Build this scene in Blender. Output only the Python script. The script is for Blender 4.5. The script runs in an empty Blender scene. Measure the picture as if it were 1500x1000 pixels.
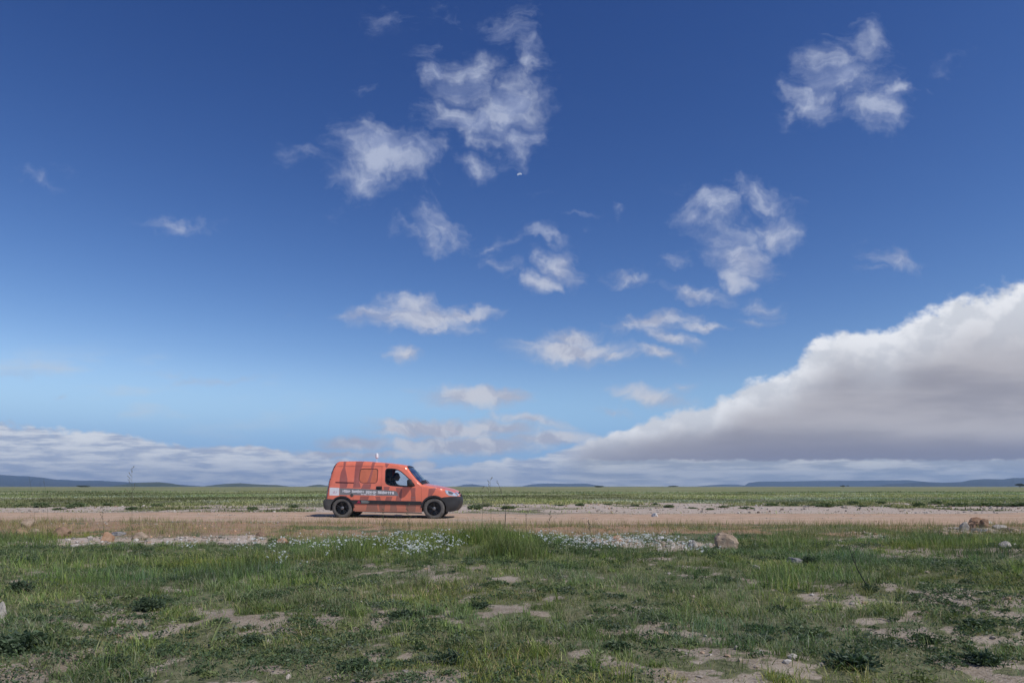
import bpy, bmesh, math, random
import numpy as np
from mathutils import Vector, Matrix, geometry, noise as mnoise

scene = bpy.context.scene
COL = scene.collection
R = math.radians
rng = np.random.default_rng(11)
random.seed(5)

# ------------------------------------------------------------------ camera
CAM_H = 0.93
F = 1000.0          # focal length in pixels of a 1500 px wide frame (24 mm)
HOR = 712.0         # row of the horizon

cam_d = bpy.data.cameras.new('camera')
cam = bpy.data.objects.new('camera', cam_d)
COL.objects.link(cam)
cam.location = (0, 0, CAM_H)
cam.rotation_euler = (R(90), 0, 0)
cam_d.sensor_width = 36.0
cam_d.lens = 24.0
cam_d.shift_y = (HOR - 500.0) / 1500.0
cam_d.clip_start = 0.1
cam_d.clip_end = 40000
scene.camera = cam
scene.render.resolution_x = 1024
scene.render.resolution_y = 682
vs = scene.view_settings
vs.view_transform = 'Standard'
vs.look = 'None'
vs.exposure = 0.0
vs.gamma = 1.0
scene.cycles.volume_bounces = 0
scene.cycles.max_bounces = 6
scene.cycles.transparent_max_bounces = 12
try:
    scene.cycles.use_denoising = True
except Exception:
    pass

# ------------------------------------------------------------------ helpers
def lin(r, g, b):
    f = lambda c: (c / 255 / 12.92) if c / 255 <= 0.04045 else ((c / 255 + 0.055) / 1.055) ** 2.4
    return (f(r), f(g), f(b), 1.0)

class NT:
    """small helper to write node trees as expressions"""
    def __init__(self, tree):
        self.t = tree
    def n(self, typ, **kw):
        nd = self.t.nodes.new(typ)
        for k, v in kw.items():
            setattr(nd, k, v)
        return nd
    def put(self, sock, v):
        if isinstance(v, bpy.types.NodeSocket):
            self.t.links.new(v, sock)
        elif v is not None:
            sock.default_value = v
    def m(self, op, a, b=None, c=None, clamp=False):
        nd = self.n('ShaderNodeMath', operation=op, use_clamp=clamp)
        for i, v in enumerate((a, b, c)):
            if v is not None:
                self.put(nd.inputs[i], v)
        return nd.outputs[0]
    def add(self, a, b): return self.m('ADD', a, b)
    def sub(self, a, b): return self.m('SUBTRACT', a, b)
    def mul(self, a, b): return self.m('MULTIPLY', a, b)
    def div(self, a, b): return self.m('DIVIDE', a, b)
    def mx(self, a, b): return self.m('MAXIMUM', a, b)
    def mn(self, a, b): return self.m('MINIMUM', a, b)
    def v(self, op, a, b=None, scale=None):
        nd = self.n('ShaderNodeVectorMath', operation=op)
        self.put(nd.inputs[0], a)
        if b is not None: self.put(nd.inputs[1], b)
        if scale is not None: self.put(nd.inputs['Scale'], scale)
        return nd.outputs['Vector']
    def xyz(self, x, y, z):
        nd = self.n('ShaderNodeCombineXYZ')
        for i, q in enumerate((x, y, z)): self.put(nd.inputs[i], q)
        return nd.outputs[0]
    def sep(self, a):
        nd = self.n('ShaderNodeSeparateXYZ'); self.put(nd.inputs[0], a)
        return nd.outputs
    def ss(self, x, a, b, o0=0.0, o1=1.0, kind='SMOOTHSTEP'):
        nd = self.n('ShaderNodeMapRange', interpolation_type=kind)
        for i, q in enumerate((x, a, b, o0, o1)): self.put(nd.inputs[i], q)
        return nd.outputs[0]
    def noise(self, vec, scale, detail=5.0, rough=0.55, lac=2.0, col=False, dist=0.0):
        nd = self.n('ShaderNodeTexNoise')
        self.put(nd.inputs['Vector'], vec)
        self.put(nd.inputs['Scale'], scale); self.put(nd.inputs['Detail'], detail)
        self.put(nd.inputs['Roughness'], rough); self.put(nd.inputs['Lacunarity'], lac)
        self.put(nd.inputs['Distortion'], dist)
        return nd.outputs['Color'] if col else nd.outputs[0]
    def mix(self, f, a, b):
        nd = self.n('ShaderNodeMix', data_type='RGBA')
        self.put(nd.inputs[0], f); self.put(nd.inputs[6], a); self.put(nd.inputs[7], b)
        return nd.outputs[2]
    def mapping(self, vec, loc=(0, 0, 0), rot=(0, 0, 0), sc=(1, 1, 1), typ='POINT'):
        nd = self.n('ShaderNodeMapping', vector_type=typ)
        self.put(nd.inputs[0], vec)
        nd.inputs[1].default_value = loc; nd.inputs[2].default_value = rot; nd.inputs[3].default_value = sc
        return nd.outputs[0]
    def curve(self, x, pts, x0, x1, y0, y1):
        """piecewise curve through pts given in real units"""
        nd = self.n('ShaderNodeFloatCurve')
        c = nd.mapping.curves[0]
        P = [((x_ - x0) / (x1 - x0), (y_ - y0) / (y1 - y0)) for x_, y_ in pts]
        while len(c.points) < len(P):
            c.points.new(0.5, 0.5)
        for p, q in zip(c.points, P):
            p.location = q
            p.handle_type = 'AUTO_CLAMPED'
        nd.mapping.update()
        t = self.ss(x, x0, x1, 0.0, 1.0, 'LINEAR')
        self.put(nd.inputs['Value'], t)
        return self.ss(nd.outputs[0], 0.0, 1.0, y0, y1, 'LINEAR')

# ------------------------------------------------------------------ sun and sky
SUN = Vector((0.62, -0.42, 0.86)).normalized()       # direction to the sun
SUN_EL = math.asin(SUN.z)
SUN_AZ = math.atan2(SUN.x, SUN.y)
sl = bpy.data.lights.new('sun', 'SUN')
so = bpy.data.objects.new('sun', sl)
COL.objects.link(so)
sl.energy = 3.4
sl.angle = R(0.5)
sl.color = (1.0, 0.955, 0.89)
so.rotation_euler = (-SUN).to_track_quat('-Z', 'Y').to_euler()
so.location = (20, -20, 60)

world = bpy.data.worlds.new('World')
scene.world = world
world.use_nodes = True
wt = world.node_tree
wt.nodes.clear()
W_ = NT(wt)
SKY_STRENGTH = 0.1
def build_world():
    w = W_
    out = w.n('ShaderNodeOutputWorld')
    def BG(c):
        bg = w.n('ShaderNodeBackground')
        bg.inputs['Strength'].default_value = SKY_STRENGTH
        w.put(bg.inputs[0], c)
        return bg.outputs[0]
    def MS(f, a, b):
        nd = w.n('ShaderNodeMixShader')
        w.put(nd.inputs[0], f); w.put(nd.inputs[1], a); w.put(nd.inputs[2], b)
        return nd.outputs[0]
    def nz(vec, scale, detail, rough=0.55, col=False, dist=0.0):   # 2D noise: the cloud sheets are maps
        o = w.noise(vec, scale, detail, rough, col=col, dist=dist)
        o.node.noise_dimensions = '2D'
        return o
    sky = w.n('ShaderNodeTexSky', sky_type='NISHITA')
    sky.sun_disc = False
    sky.sun_elevation = SUN_EL
    sky.sun_rotation = SUN_AZ
    sky.altitude = 1100
    sky.air_density = 1.0
    sky.dust_density = 0.35
    sky.ozone_density = 2.2
    def C(r, g, b):                       # a cloud colour as seen -> radiance for the background
        c = lin(r, g, b)
        return (c[0] / SKY_STRENGTH, c[1] / SKY_STRENGTH, c[2] / SKY_STRENGTH, 1)
    d = w.n('ShaderNodeTexCoord').outputs['Generated']
    s = w.sep(d)
    dx, dy, dz = s[0], s[1], s[2]
    # clear sky: deeper and more saturated overhead on the side away from the sun
    sc_ = w.sep(w.v('SCALE', sky.outputs[0], scale=0.1))
    base = w.xyz(*[w.mul(w.m('POWER', w.mx(sc_[i], 1e-4), SKYG[i]), SKYT[i]) for i in range(3)])
    base = w.mix(w.ss(dz, 0.17, 0.05, 0.0, 0.9), base, C(122, 175, 227))
    # coordinates on a far cloud sheet standing north: u to the east, v up
    ys = w.mx(dy, 0.03)
    u = w.div(dx, ys); v = w.div(dz, ys)
    P = w.xyz(u, v, 0.0)
    def px(x, y): return ((x - 750) / F, (HOR - y) / F, 0)
    # clouds shrink towards the horizon, so the ragged edges do too
    k = w.ss(v, 0.0, 0.5, 0.22, 1.0)
    w1 = w.v('SUBTRACT', nz(P, 6.0, 2.0, 0.5, col=True), (0.5, 0.5, 0.5))
    w2 = w.v('SUBTRACT', nz(P, 24.0, 3.0, 0.6, col=True), (0.5, 0.5, 0.5))
    warp = w.v('ADD', w.v('SCALE', w1, scale=w.mul(k, 0.085)), w.v('SCALE', w2, scale=w.mul(k, 0.055)))
    Q = w.v('ADD', P, warp)
    Pn = w.v('MULTIPLY', P, (1.0, 1.55, 1.0))
    Pn = w.v('ADD', Pn, w.v('ADD', w.v('SCALE', w1, scale=0.12), w.v('SCALE', w2, scale=0.035)))
    f1 = nz(Pn, 13.0, 7.0, 0.60)
    f2 = nz(w.v('ADD', Pn, (-0.012, -0.022, 0)), 13.0, 4.0, 0.60)
    fw = nz(w.v('MULTIPLY', Pn, (0.8, 1.2, 1)), 50.0, 4.0, 0.65)
    lit = w.ss(w.sub(f1, f2), -0.14, 0.13)
    hi = w.ss(v, 0.10, 0.45)
    def cumulus(clouds, under):
        M = None
        for (x, y, rx, ry, rot, wt_) in clouds:
            mp = w.mapping(Q, px(x, y), (0, 0, R(rot)), (rx * 1.50 / F, ry * 1.50 / F, 1), 'TEXTURE')
            g = w.n('ShaderNodeTexGradient', gradient_type='SPHERICAL')
            w.put(g.inputs[0], mp)
            q = w.mul(g.outputs[1], wt_)
            M = q if M is None else w.m('SMOOTH_MAX', M, q, 0.06)
        D = w.add(w.mul(M, 1.60), w.mul(w.sub(f1, 0.52), 1.30))
        D = w.add(D, w.mul(w.sub(fw, 0.5), 0.30))
        D = w.sub(D, 0.24)
        D = w.mul(D, w.ss(M, 0.0, 0.30))
        alpha = w.ss(D, -0.04, w.ss(hi, 0.0, 1.0, 1.0, 1.30))
        wisp = w.mul(w.ss(w.add(w.mul(M, 1.3), w.mul(w.sub(fw, 0.5), 0.9)), 0.16, 0.95), 0.42)
        alpha = w.mx(alpha, w.mul(wisp, w.ss(M, 0.0, 0.15)))
        cl_lit = w.mix(hi, C(206, 208, 217), C(184, 193, 216))
        cl_dim = w.mix(hi, C(176, 180, 197), C(150, 163, 198))
        cl = w.mix(w.mul(lit, w.ss(D, 0.0, 0.8, 0.45, 1.0)), cl_dim, cl_lit)
        alpha = w.mul(alpha, w.ss(hi, 0.0, 1.0, 0.93, 0.84))
        return w.mix(alpha, under, cl)
    up = [c for c in CLOUDS if c[1] < 345]
    lo = [c for c in CLOUDS if c[1] > 235]
    # small day moon
    mo = w.mapping(P, px(761, 255.5), (0, 0, R(12)), (4.2 / F, 2.6 / F, 1), 'TEXTURE')
    g = w.n('ShaderNodeTexGradient', gradient_type='SPHERICAL'); w.put(g.inputs[0], mo)
    mo2 = w.mapping(P, px(761.5, 258.3), (0, 0, R(12)), (4.2 / F, 2.8 / F, 1), 'TEXTURE')
    g2 = w.n('ShaderNodeTexGradient', gradient_type='SPHERICAL'); w.put(g2.inputs[0], mo2)
    mm = w.mul(w.ss(g.outputs[1], 0.0, 0.35), w.ss(g2.outputs[1], 0.35, 0.0))
    upper = BG(w.mix(w.mul(mm, 0.5), cumulus(up, base), C(215, 222, 232)))
    # thin veils low over the horizon
    st = nz(w.xyz(w.mul(u, 5.0), w.mul(v, 38.0), 0), 1.0, 5.0, 0.6)
    veil = w.mul(w.ss(st, 0.46, 0.78), w.ss(v, 0.02, 0.10, 0.30, 0.0))
    lowbase = w.mix(veil, base, C(186, 198, 214))
    st2 = nz(w.xyz(w.mul(u, 4.0), w.mul(v, 15.0), 0), 1.0, 4.0, 0.6)
    veil2 = w.mul(w.mul(w.ss(st2, 0.50, 0.8), w.ss(v, 0.05, 0.13)), w.mul(w.ss(v, 0.22, 0.16), w.ss(u, -0.2, -0.45, 0.0, 0.75)))
    lowbase = w.mix(veil2, lowbase, C(196, 208, 222))
    lower = BG(cumulus(lo, lowbase))
    cum = MS(w.m('GREATER_THAN', v, (HOR - 290) / F), lower, upper)
    # the cloud bank: low deck on the left, shelf rising to the right
    E = w.curve(u, [((x - 750) / F, (HOR - y) / F) for x, y in BANK], -1.0, 1.0, 0.0, 0.5)
    right = w.ss(u, 0.045, 0.125)
    lump = nz(w.xyz(w.add(u, 3.1), w.mul(v, 1.35), 0), 10.0, 6.0, 0.50)
    lumpf = nz(w.xyz(u, w.mul(v, 1.5), 0), 42.0, 4.0, 0.55)
    amp = w.add(w.mul(E, 0.15), 0.016)
    e = w.sub(E, v)
    e = w.add(e, w.mul(w.sub(lump, 0.5), w.mul(amp, 1.15)))
    e = w.add(e, w.mul(w.sub(lumpf, 0.5), w.mul(amp, 0.60)))
    soft = w.add(w.mul(E, 0.065), 0.0032)
    a_b = w.ss(w.div(e, soft), -0.15, 1.0)
    aB = w.mul(a_b, w.ss(right, 0.0, 1.0, 0.90, 0.985))
    aB = w.mul(aB, w.ss(v, 0.42, 0.40))
    # how far below the bright edge, relative to the local height of the bank
    rel = w.div(w.sub(w.add(E, w.mul(w.sub(lump, 0.5), 0.045)), v), w.add(w.mul(E, 0.80), 0.050))
    lump2 = nz(w.xyz(w.add(u, 3.1 - 0.014), w.add(w.mul(v, 1.35), 0.022), 0), 10.0, 5.0, 0.50)
    bil = w.ss(w.sub(lump, lump2), -0.08, 0.10)
    str_ = nz(w.xyz(w.mul(u, 3.2), w.mul(v, 17.0), 0), 1.0, 4.0, 0.55)
    t1 = w.ss(rel, 0.06, 0.46)
    bright = w.mix(bil, C(212, 216, 224), C(238, 240, 245))
    grey = w.mix(w.ss(str_, 0.3, 0.72), C(156, 154, 163), C(184, 181, 186))
    colR = w.mix(t1, bright, grey)
    colR = w.mix(w.ss(v, 0.085, 0.045, 0.0, w.ss(u, 0.1, 0.4, 0.40, 0.95)), colR, C(136, 133, 148))
    # under the shelf: paler far layers
    und = nz(w.xyz(w.mul(u, 9.0), w.mul(v, 75.0), 0), 1.0, 4.0, 0.6)
    undc = w.mix(w.ss(und, 0.36, 0.66), C(170, 176, 187), C(219, 220, 221))
    edge = w.add(0.040, w.mul(w.sub(lumpf, 0.5), 0.010))
    colR = w.mix(w.ss(w.sub(edge, v), -0.001, 0.004), colR, undc)
    # left deck: blue-grey, streaked, with paler heads
    dk = nz(w.xyz(w.mul(u, 17.0), w.mul(v, 135.0), 0), 1.0, 6.0, 0.62)
    heads = w.mul(w.ss(nz(w.xyz(w.mul(u, 9.0), w.mul(v, 26.0), 0), 1.0, 4.0, 0.55), 0.44, 0.68), w.ss(rel, 0.75, 0.05))
    colL = w.mix(w.ss(dk, 0.36, 0.66), C(172, 182, 204), C(224, 227, 233))
    colL = w.mix(heads, colL, C(232, 234, 238))
    bank = BG(w.mix(right, colL, colR))
    front = MS(aB, cum, bank)
    # behind the photographer: scattered fair-weather cloud
    az = w.xyz(w.div(dx, w.add(w.m('ABSOLUTE', dz), 0.12)), w.div(dy, w.add(w.m('ABSOLUTE', dz), 0.12)), 0.5)
    bk = nz(az, 1.6, 4.0, 0.6)
    back = BG(w.mix(w.mul(w.ss(bk, 0.52, 0.72), w.ss(dz, 0.0, 0.1, 0.0, 0.85)), base, C(205, 208, 216)))
    full = MS(w.ss(dy, 0.10, 0.22), back, front)
    # below the horizon nothing but the plain's own dull colour
    full = MS(w.ss(dz, -0.012, -0.03), full, BG(C(105, 105, 80)))
    wt.links.new(full, out.inputs[0])

SKYG = (2.05, 1.75, 1.36)
SKYT = (39.0, 20.9, 14.6)
CLOUDS = [
 (748,40,42,26,-15,.62),(772,78,24,42,10,.62),(770,15,30,25,0,.3),(565,14,52,26,0,.42),(660,12,60,14,-20,.25),
 (655,110,34,34,0,.72),(690,120,40,45,0,.8),(742,150,48,55,-25,.92),(700,176,70,26,5,.92),(762,195,30,32,0,.85),(628,72,30,18,0,.4),
 (560,232,78,40,-14,.92),(622,230,40,26,0,.85),(520,258,56,30,0,.8),(714,236,30,20,0,.62),(435,242,40,18,15,.35),
 (642,328,46,32,-20,.85),(625,350,36,22,-40,.7),(600,340,34,12,-20,.5),(730,355,36,14,10,.5),(790,350,30,14,-15,.5),(730,385,40,14,-15,.48),(830,322,26,9,-10,.4),(885,315,16,9,-25,.5),
 (812,392,34,22,-30,.95),(782,412,30,16,0,.85),(925,400,46,17,-5,.75),(870,384,30,6,0,.3),
 (1040,312,44,30,0,.88),(1105,292,52,22,-12,.85),(1130,330,40,30,0,.85),(1085,368,62,34,-30,.88),(1082,405,34,20,-30,.85),(1035,430,50,15,-12,.82),(1000,378,20,12,0,.5),
 (1235,110,62,44,-20,.9),(1195,150,52,22,-35,.72),(1290,165,48,40,0,.92),(1262,70,44,32,0,.6),(1315,140,28,22,0,.85),(1165,170,20,18,-50,.5),(1390,80,36,18,30,.3),(1220,45,20,8,0,.3),(1368,130,14,9,0,.35),
 (1312,375,55,19,-20,.6),(1270,390,30,8,0,.35),
 (612,466,88,22,0,1.0),(600,448,44,20,0,.9),(548,464,62,12,0,.72),(680,460,48,13,0,.85),(640,482,70,12,0,.7),
 (835,514,84,20,0,1.0),(830,498,44,18,0,.9),(900,520,36,11,0,.7),(586,525,34,12,0,.62),
 (960,474,74,16,5,.75),(1030,484,54,11,0,.68),(985,502,56,12,-20,.66),(955,522,50,12,-15,.6),(905,480,30,10,0,.5),
 (1125,456,40,18,-20,.5),(1120,476,36,10,0,.46),
 (690,583,76,18,0,.95),(740,580,44,12,0,.75),(600,578,20,7,0,.4),
 (960,582,62,15,-12,.8),(905,600,36,10,-10,.55),(1000,572,26,10,0,.6),
 (262,332,62,13,-5,.55),(55,250,44,16,0,.42),(485,310,28,12,0,.3),(545,132,28,13,15,.35),(430,470,20,6,0,.3),(790,280,30,10,0,.22),(980,275,30,14,0,.24),(1160,128,22,10,0,.22),
 (655,630,120,14,-3,1.0),(520,649,56,11,0,1.1),(600,653,48,11,0,1.0),(740,626,76,13,-4,.95),(700,652,110,16,0,1.15),(800,642,76,15,0,1.05),(590,634,56,10,0,.9),(780,616,64,10,-8,.85),(560,664,90,7,0,.9),(480,664,90,5,0,1.0),(380,661,90,5,0,.9),(620,678,16,7,0,1.3),(500,674,12,6,0,1.2),(430,674,14,5,0,1.0),
 (90,580,17,5,0,.5),(310,556,110,10,2,.42),(30,542,80,15,8,.45),(250,548,60,8,0,.3)]
BANK = [(-250,585),(-60,608),(0,613),(35,622),(90,628),(140,628),(190,640),(260,650),(340,655),(420,663),(500,673),(560,679),(620,681),(700,674),(780,665),(835,652),(880,636),(940,616),(990,598),(1045,582),(1100,560),(1150,542),(1180,510),(1220,486),(1240,478),(1290,480),(1330,462),(1400,432),(1500,408),(1650,370)]
build_world()
# ------------------------------------------------------------------ bookkeeping
def tag(o, label=None, cat=None, group=None, kind=None):
    if label: o['label'] = label
    if cat: o['category'] = cat
    if group: o['group'] = group
    if kind: o['kind'] = kind
    return o

def mesh_np(name, V, faces_flat, sizes, mats=(), mat_idx=None, smooth=False, attrs=None, parent=None):
    """one mesh object from numpy arrays"""
    me = bpy.data.meshes.new(name)
    V = np.ascontiguousarray(V, dtype=np.float32)
    me.vertices.add(len(V)); me.vertices.foreach_set('co', V.ravel())
    ff = np.ascontiguousarray(faces_flat, dtype=np.int32).ravel()
    sizes = np.asarray(sizes, dtype=np.int32)
    me.loops.add(len(ff)); me.loops.foreach_set('vertex_index', ff)
    me.polygons.add(len(sizes))
    st = np.concatenate(([0], np.cumsum(sizes)[:-1])).astype(np.int32)
    me.polygons.foreach_set('loop_start', st)
    if mat_idx is not None:
        me.polygons.foreach_set('material_index', np.asarray(mat_idx, dtype=np.int32))
    me.polygons.foreach_set('use_smooth', np.full(len(sizes), smooth, dtype=bool))
    for m in mats: me.materials.append(m)
    me.update(calc_edges=True)
    if attrs:
        for an, arr in attrs.items():
            a = me.attributes.new(an, 'FLOAT_COLOR', 'POINT')
            arr = np.asarray(arr, dtype=np.float32)
            if arr.shape[1] == 3:
                arr = np.concatenate([arr, np.ones((len(arr), 1), np.float32)], 1)
            a.data.foreach_set('color', np.ascontiguousarray(arr).ravel())
    o = bpy.data.objects.new(name, me)
    COL.objects.link(o)
    if parent: o.parent = parent
    return o

def hsh(ix, iy, seed):
    h = (ix.astype(np.int64) * 374761393 + iy.astype(np.int64) * 668265263 + seed * 1442695041) & 0xffffffff
    h = ((h ^ (h >> 13)) * 1274126177) & 0xffffffff
    h = (h ^ (h >> 16)) & 0xffffffff
    return h / 4294967295.0
def vn(x, y, seed=0):
    x = np.asarray(x, float); y = np.asarray(y, float)
    ix = np.floor(x); iy = np.floor(y); fx = x - ix; fy = y - iy
    fx = fx * fx * fx * (fx * (fx * 6 - 15) + 10); fy = fy * fy * fy * (fy * (fy * 6 - 15) + 10)
    a = hsh(ix, iy, seed); b = hsh(ix + 1, iy, seed); c = hsh(ix, iy + 1, seed); d = hsh(ix + 1, iy + 1, seed)
    return (a + (b - a) * fx) * (1 - fy) + (c + (d - c) * fx) * fy
def fbm(x, y, oct=4, seed=0, gain=0.5):
    s = 0; a = 1; t = 0
    for i in range(oct):
        s = s + a * vn(x * 2 ** i + 17.3 * i, y * 2 ** i - 9.1 * i, seed + i); t += a; a *= gain
    return s / t
def sst(x, a, b):
    t = np.clip((np.asarray(x, float) - a) / (b - a), 0, 1)
    return t * t * (3 - 2 * t)

def at(px_, py_):                      # ground point seen at a pixel of the 1500 px frame (flat ground)
    Y = F * CAM_H / (py_ - HOR)
    return (px_ - 750) / F * Y, Y

# ------------------------------------------------------------------ the lie of the land
ROAD0, ROAD1 = 17.6, 23.6
def road_edges(X):
    lo = ROAD0 + 0.9 * (fbm(X * 0.22, X * 0 + 3, 3, 41) - 0.5) + 0.25 * (fbm(X * 1.5, X * 0 + 1, 2, 42) - 0.5) - 0.010 * X
    hi = ROAD1 + 1.6 * (fbm(X * 0.2, X * 0 + 7, 3, 43) - 0.5) + 0.4 * (fbm(X * 1.3, X * 0 + 5, 2, 44) - 0.5) + 0.03 * X
    return lo, hi
def gz(X, Y):
    X = np.asarray(X, float); Y = np.asarray(Y, float)
    n = fbm(X * 0.55, Y * 0.55, 4, 1) - 0.5
    n2 = fbm(X * 3.1, Y * 3.1, 3, 5) - 0.5
    z = 0.14 * n + 0.05 * n2
    on = sst(Y, 14.8, 16.6) * sst(Y, 25.5, 23.0)
    z = z * (1 - 0.93 * on)
    z = z - 0.07 * np.exp(-((Y - 12.2) / 1.2) ** 2) * (0.4 + fbm(X * 0.3, Y * 0.3, 2, 9))
    z = z + 0.05 * np.exp(-((Y - 15.2) / 0.8) ** 2) * fbm(X * 0.8, Y * 0.8, 3, 19)
    z = z + on * (-0.011) * np.clip(X + 3.65, -4, 4)
    # wheel ruts
    for yr in (19.95, 21.3):
        z = z - on * 0.012 * np.exp(-((Y - yr) / 0.22) ** 2) * sst(np.abs(X + 3.5), 2.0, 4.0)
    far = sst(Y, 24, 34)
    z = z + far * (0.10 * (fbm(X / 4.0, Y / 4.0, 4, 23) - 0.5) + np.minimum(Y / 60, 1) * 0.35 * (fbm(X / 40., Y / 40., 3, 29) - 0.5))
    z = z * sst(Y, 4000, 600) if np.ndim(z) else z
    return z

def gauss_px(X, Y, lst):
    s = 0
    for (x, y, rx, ry) in lst:
        cx, cy = at(x, y)
        ax = rx / F * cy; ay = abs(at(x, y - ry)[1] - at(x, y + ry)[1]) / 2
        s = s + np.exp(-(((X - cx) / ax) ** 2 + ((Y - cy) / ay) ** 2))
    return s
BARE = [(600,838,75,9),(640,832,40,6),(700,850,70,8),(150,892,34,12),(60,842,40,12),(420,832,30,8),(402,962,46,34),(285,958,50,14),
        (60,985,90,11),(560,948,30,24),(845,970,34,24),(500,905,50,11),(620,878,60,9),(1165,982,44,18),(1375,886,55,17),(1265,880,30,14),(1010,905,30,10),
        (1180,840,30,9),(1310,810,60,7),(1440,845,30,8),(740,900,40,10),(1060,960,24,16),(330,905,20,10),(950,880,30,9),(240,925,30,9),(1480,990,40,12),(700,985,40,10)]
LUSH = [(160,830,170,28),(420,870,90,26),(600,800,210,24),(860,830,110,20),(1120,825,150,26),(1350,830,150,20),(30,930,60,40),(1250,955,70,30),(1000,870,90,24),(60,800,80,8),(1420,790,110,8),(1130,890,60,24)]
GRAV_L = [(190,791,150,8),(70,792,60,6),(300,794,60,7),(330,788,70,5)]
GRAV_R = [(930,796,80,9),(985,800,50,8),(880,788,40,6),(1020,792,50,7),(1290,782,70,5),(1400,776,60,4),(1480,776,50,4)]

def masks(X, Y):
    X = np.asarray(X, float); Y = np.asarray(Y, float)
    lo, hi = road_edges(X)
    road = sst(Y, lo - 0.5, lo + 0.45) * sst(Y, hi + 0.5, hi - 0.3)
    # pale gravel verge beyond the road
    n = fbm(X * 0.35, Y * 0.35, 4, 61)
    top = 33.0 + 0.16 * np.clip(X, -30, 40) + 9.0 * (fbm(X * 0.12, Y * 0.02, 3, 63) - 0.5)
    verge = sst(Y, hi - 0.2, hi + 0.7) * sst(Y, top + 2.2, top - 2.2)
    verge = verge * sst(n, 0.30, 0.44)
    gl = np.clip(gauss_px(X, Y, GRAV_L) + gauss_px(X, Y, GRAV_R), 0, 1.2)
    gl = 0.85 * sst(gl * (0.05 + 1.6 * fbm(X * 2.8, Y * 2.8, 4, 67, .62)), 0.36, 0.90)
    pale = np.clip(verge + gl, 0, 1)
    # shoulder: orange soil with thin dry grass
    sh = sst(Y, 12.4 + 2.0 * (fbm(X * 0.4, Y * 0.4, 3, 71) - 0.5), 13.6) * (1 - sst(Y, lo - 0.4, lo + 0.2))
    # cover of green grass
    n1 = fbm(X * 1.05, Y * 1.05, 5, 81, 0.58)
    n3 = fbm(X * 5.5, Y * 5.5, 4, 87, 0.6)
    bias = 0.13 * np.clip(gauss_px(X, Y, LUSH), 0, 1.2) - 0.085 * np.clip(gauss_px(X, Y, BARE), 0, 1.1) + 0.12 * (n3 - 0.5)
    near = sst(0.45 * n1 + 0.55 * n3 + bias, 0.385, 0.495)
    nearz = sst(Y, 13.9 + 2.2 * (fbm(X * 0.5, Y * 0.5, 3, 83) - 0.5), 12.2)
    farz = sst(Y, hi + 0.2, hi + 1.5)
    nf = fbm(X * 0.5, Y * 0.5, 4, 85)
    farc = farz * np.clip((1 - pale) * sst(nf + sst(Y, 26, 44) * 0.35, 0.38, 0.55), 0, 1)
    cover = np.clip(near * nearz * (1 - gl) + farc, 0, 1)
    # on the shoulder a thin scatter, rather more to the right
    cover = np.clip(cover + sh * (1 - gl) * sst(n1 + 0.16 * sst(X, 2.5, 6.5) - 0.09, 0.46, 0.66) * 0.75, 0, 1)
    return road, pale, cover, sh

# ------------------------------------------------------------------ materials
def new_mat(name):
    m = bpy.data.materials.new(name); m.use_nodes = True
    t = m.node_tree
    return m, NT(t), t.nodes['Principled BSDF']

def plain(name, col, rough=0.6, metal=0.0, spec=None, coat=0.0, bump=None, vary=0.0, vscale=8.0):
    m, w, p = new_mat(name)
    col = tuple(col[:3]) + (1,)
    p.inputs['Base Color'].default_value = col
    p.inputs['Roughness'].default_value = rough
    p.inputs['Metallic'].default_value = metal
    if spec is not None: p.inputs['Specular IOR Level'].default_value = spec
    if coat: p.inputs['Coat Weight'].default_value = coat; p.inputs['Coat Roughness'].default_value = 0.08
    oc = w.n('ShaderNodeTexCoord').outputs['Object']
    if vary:
        nz = w.noise(oc, vscale, 5.0, 0.6)
        a = tuple(c * (1 - vary) for c in col[:3]) + (1,); b = tuple(min(1, c * (1 + vary)) for c in col[:3]) + (1,)
        w.put(p.inputs['Base Color'], w.mix(w.ss(nz, 0.3, 0.7), a, b))
    if bump:
        b = w.n('ShaderNodeBump'); b.inputs['Strength'].default_value = bump[1]; b.inputs['Distance'].default_value = bump[2]
        w.put(b.inputs['Height'], w.noise(oc, bump[0], 6.0, 0.6)); w.put(p.inputs['Normal'], b.outputs[0])
    return m

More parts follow.
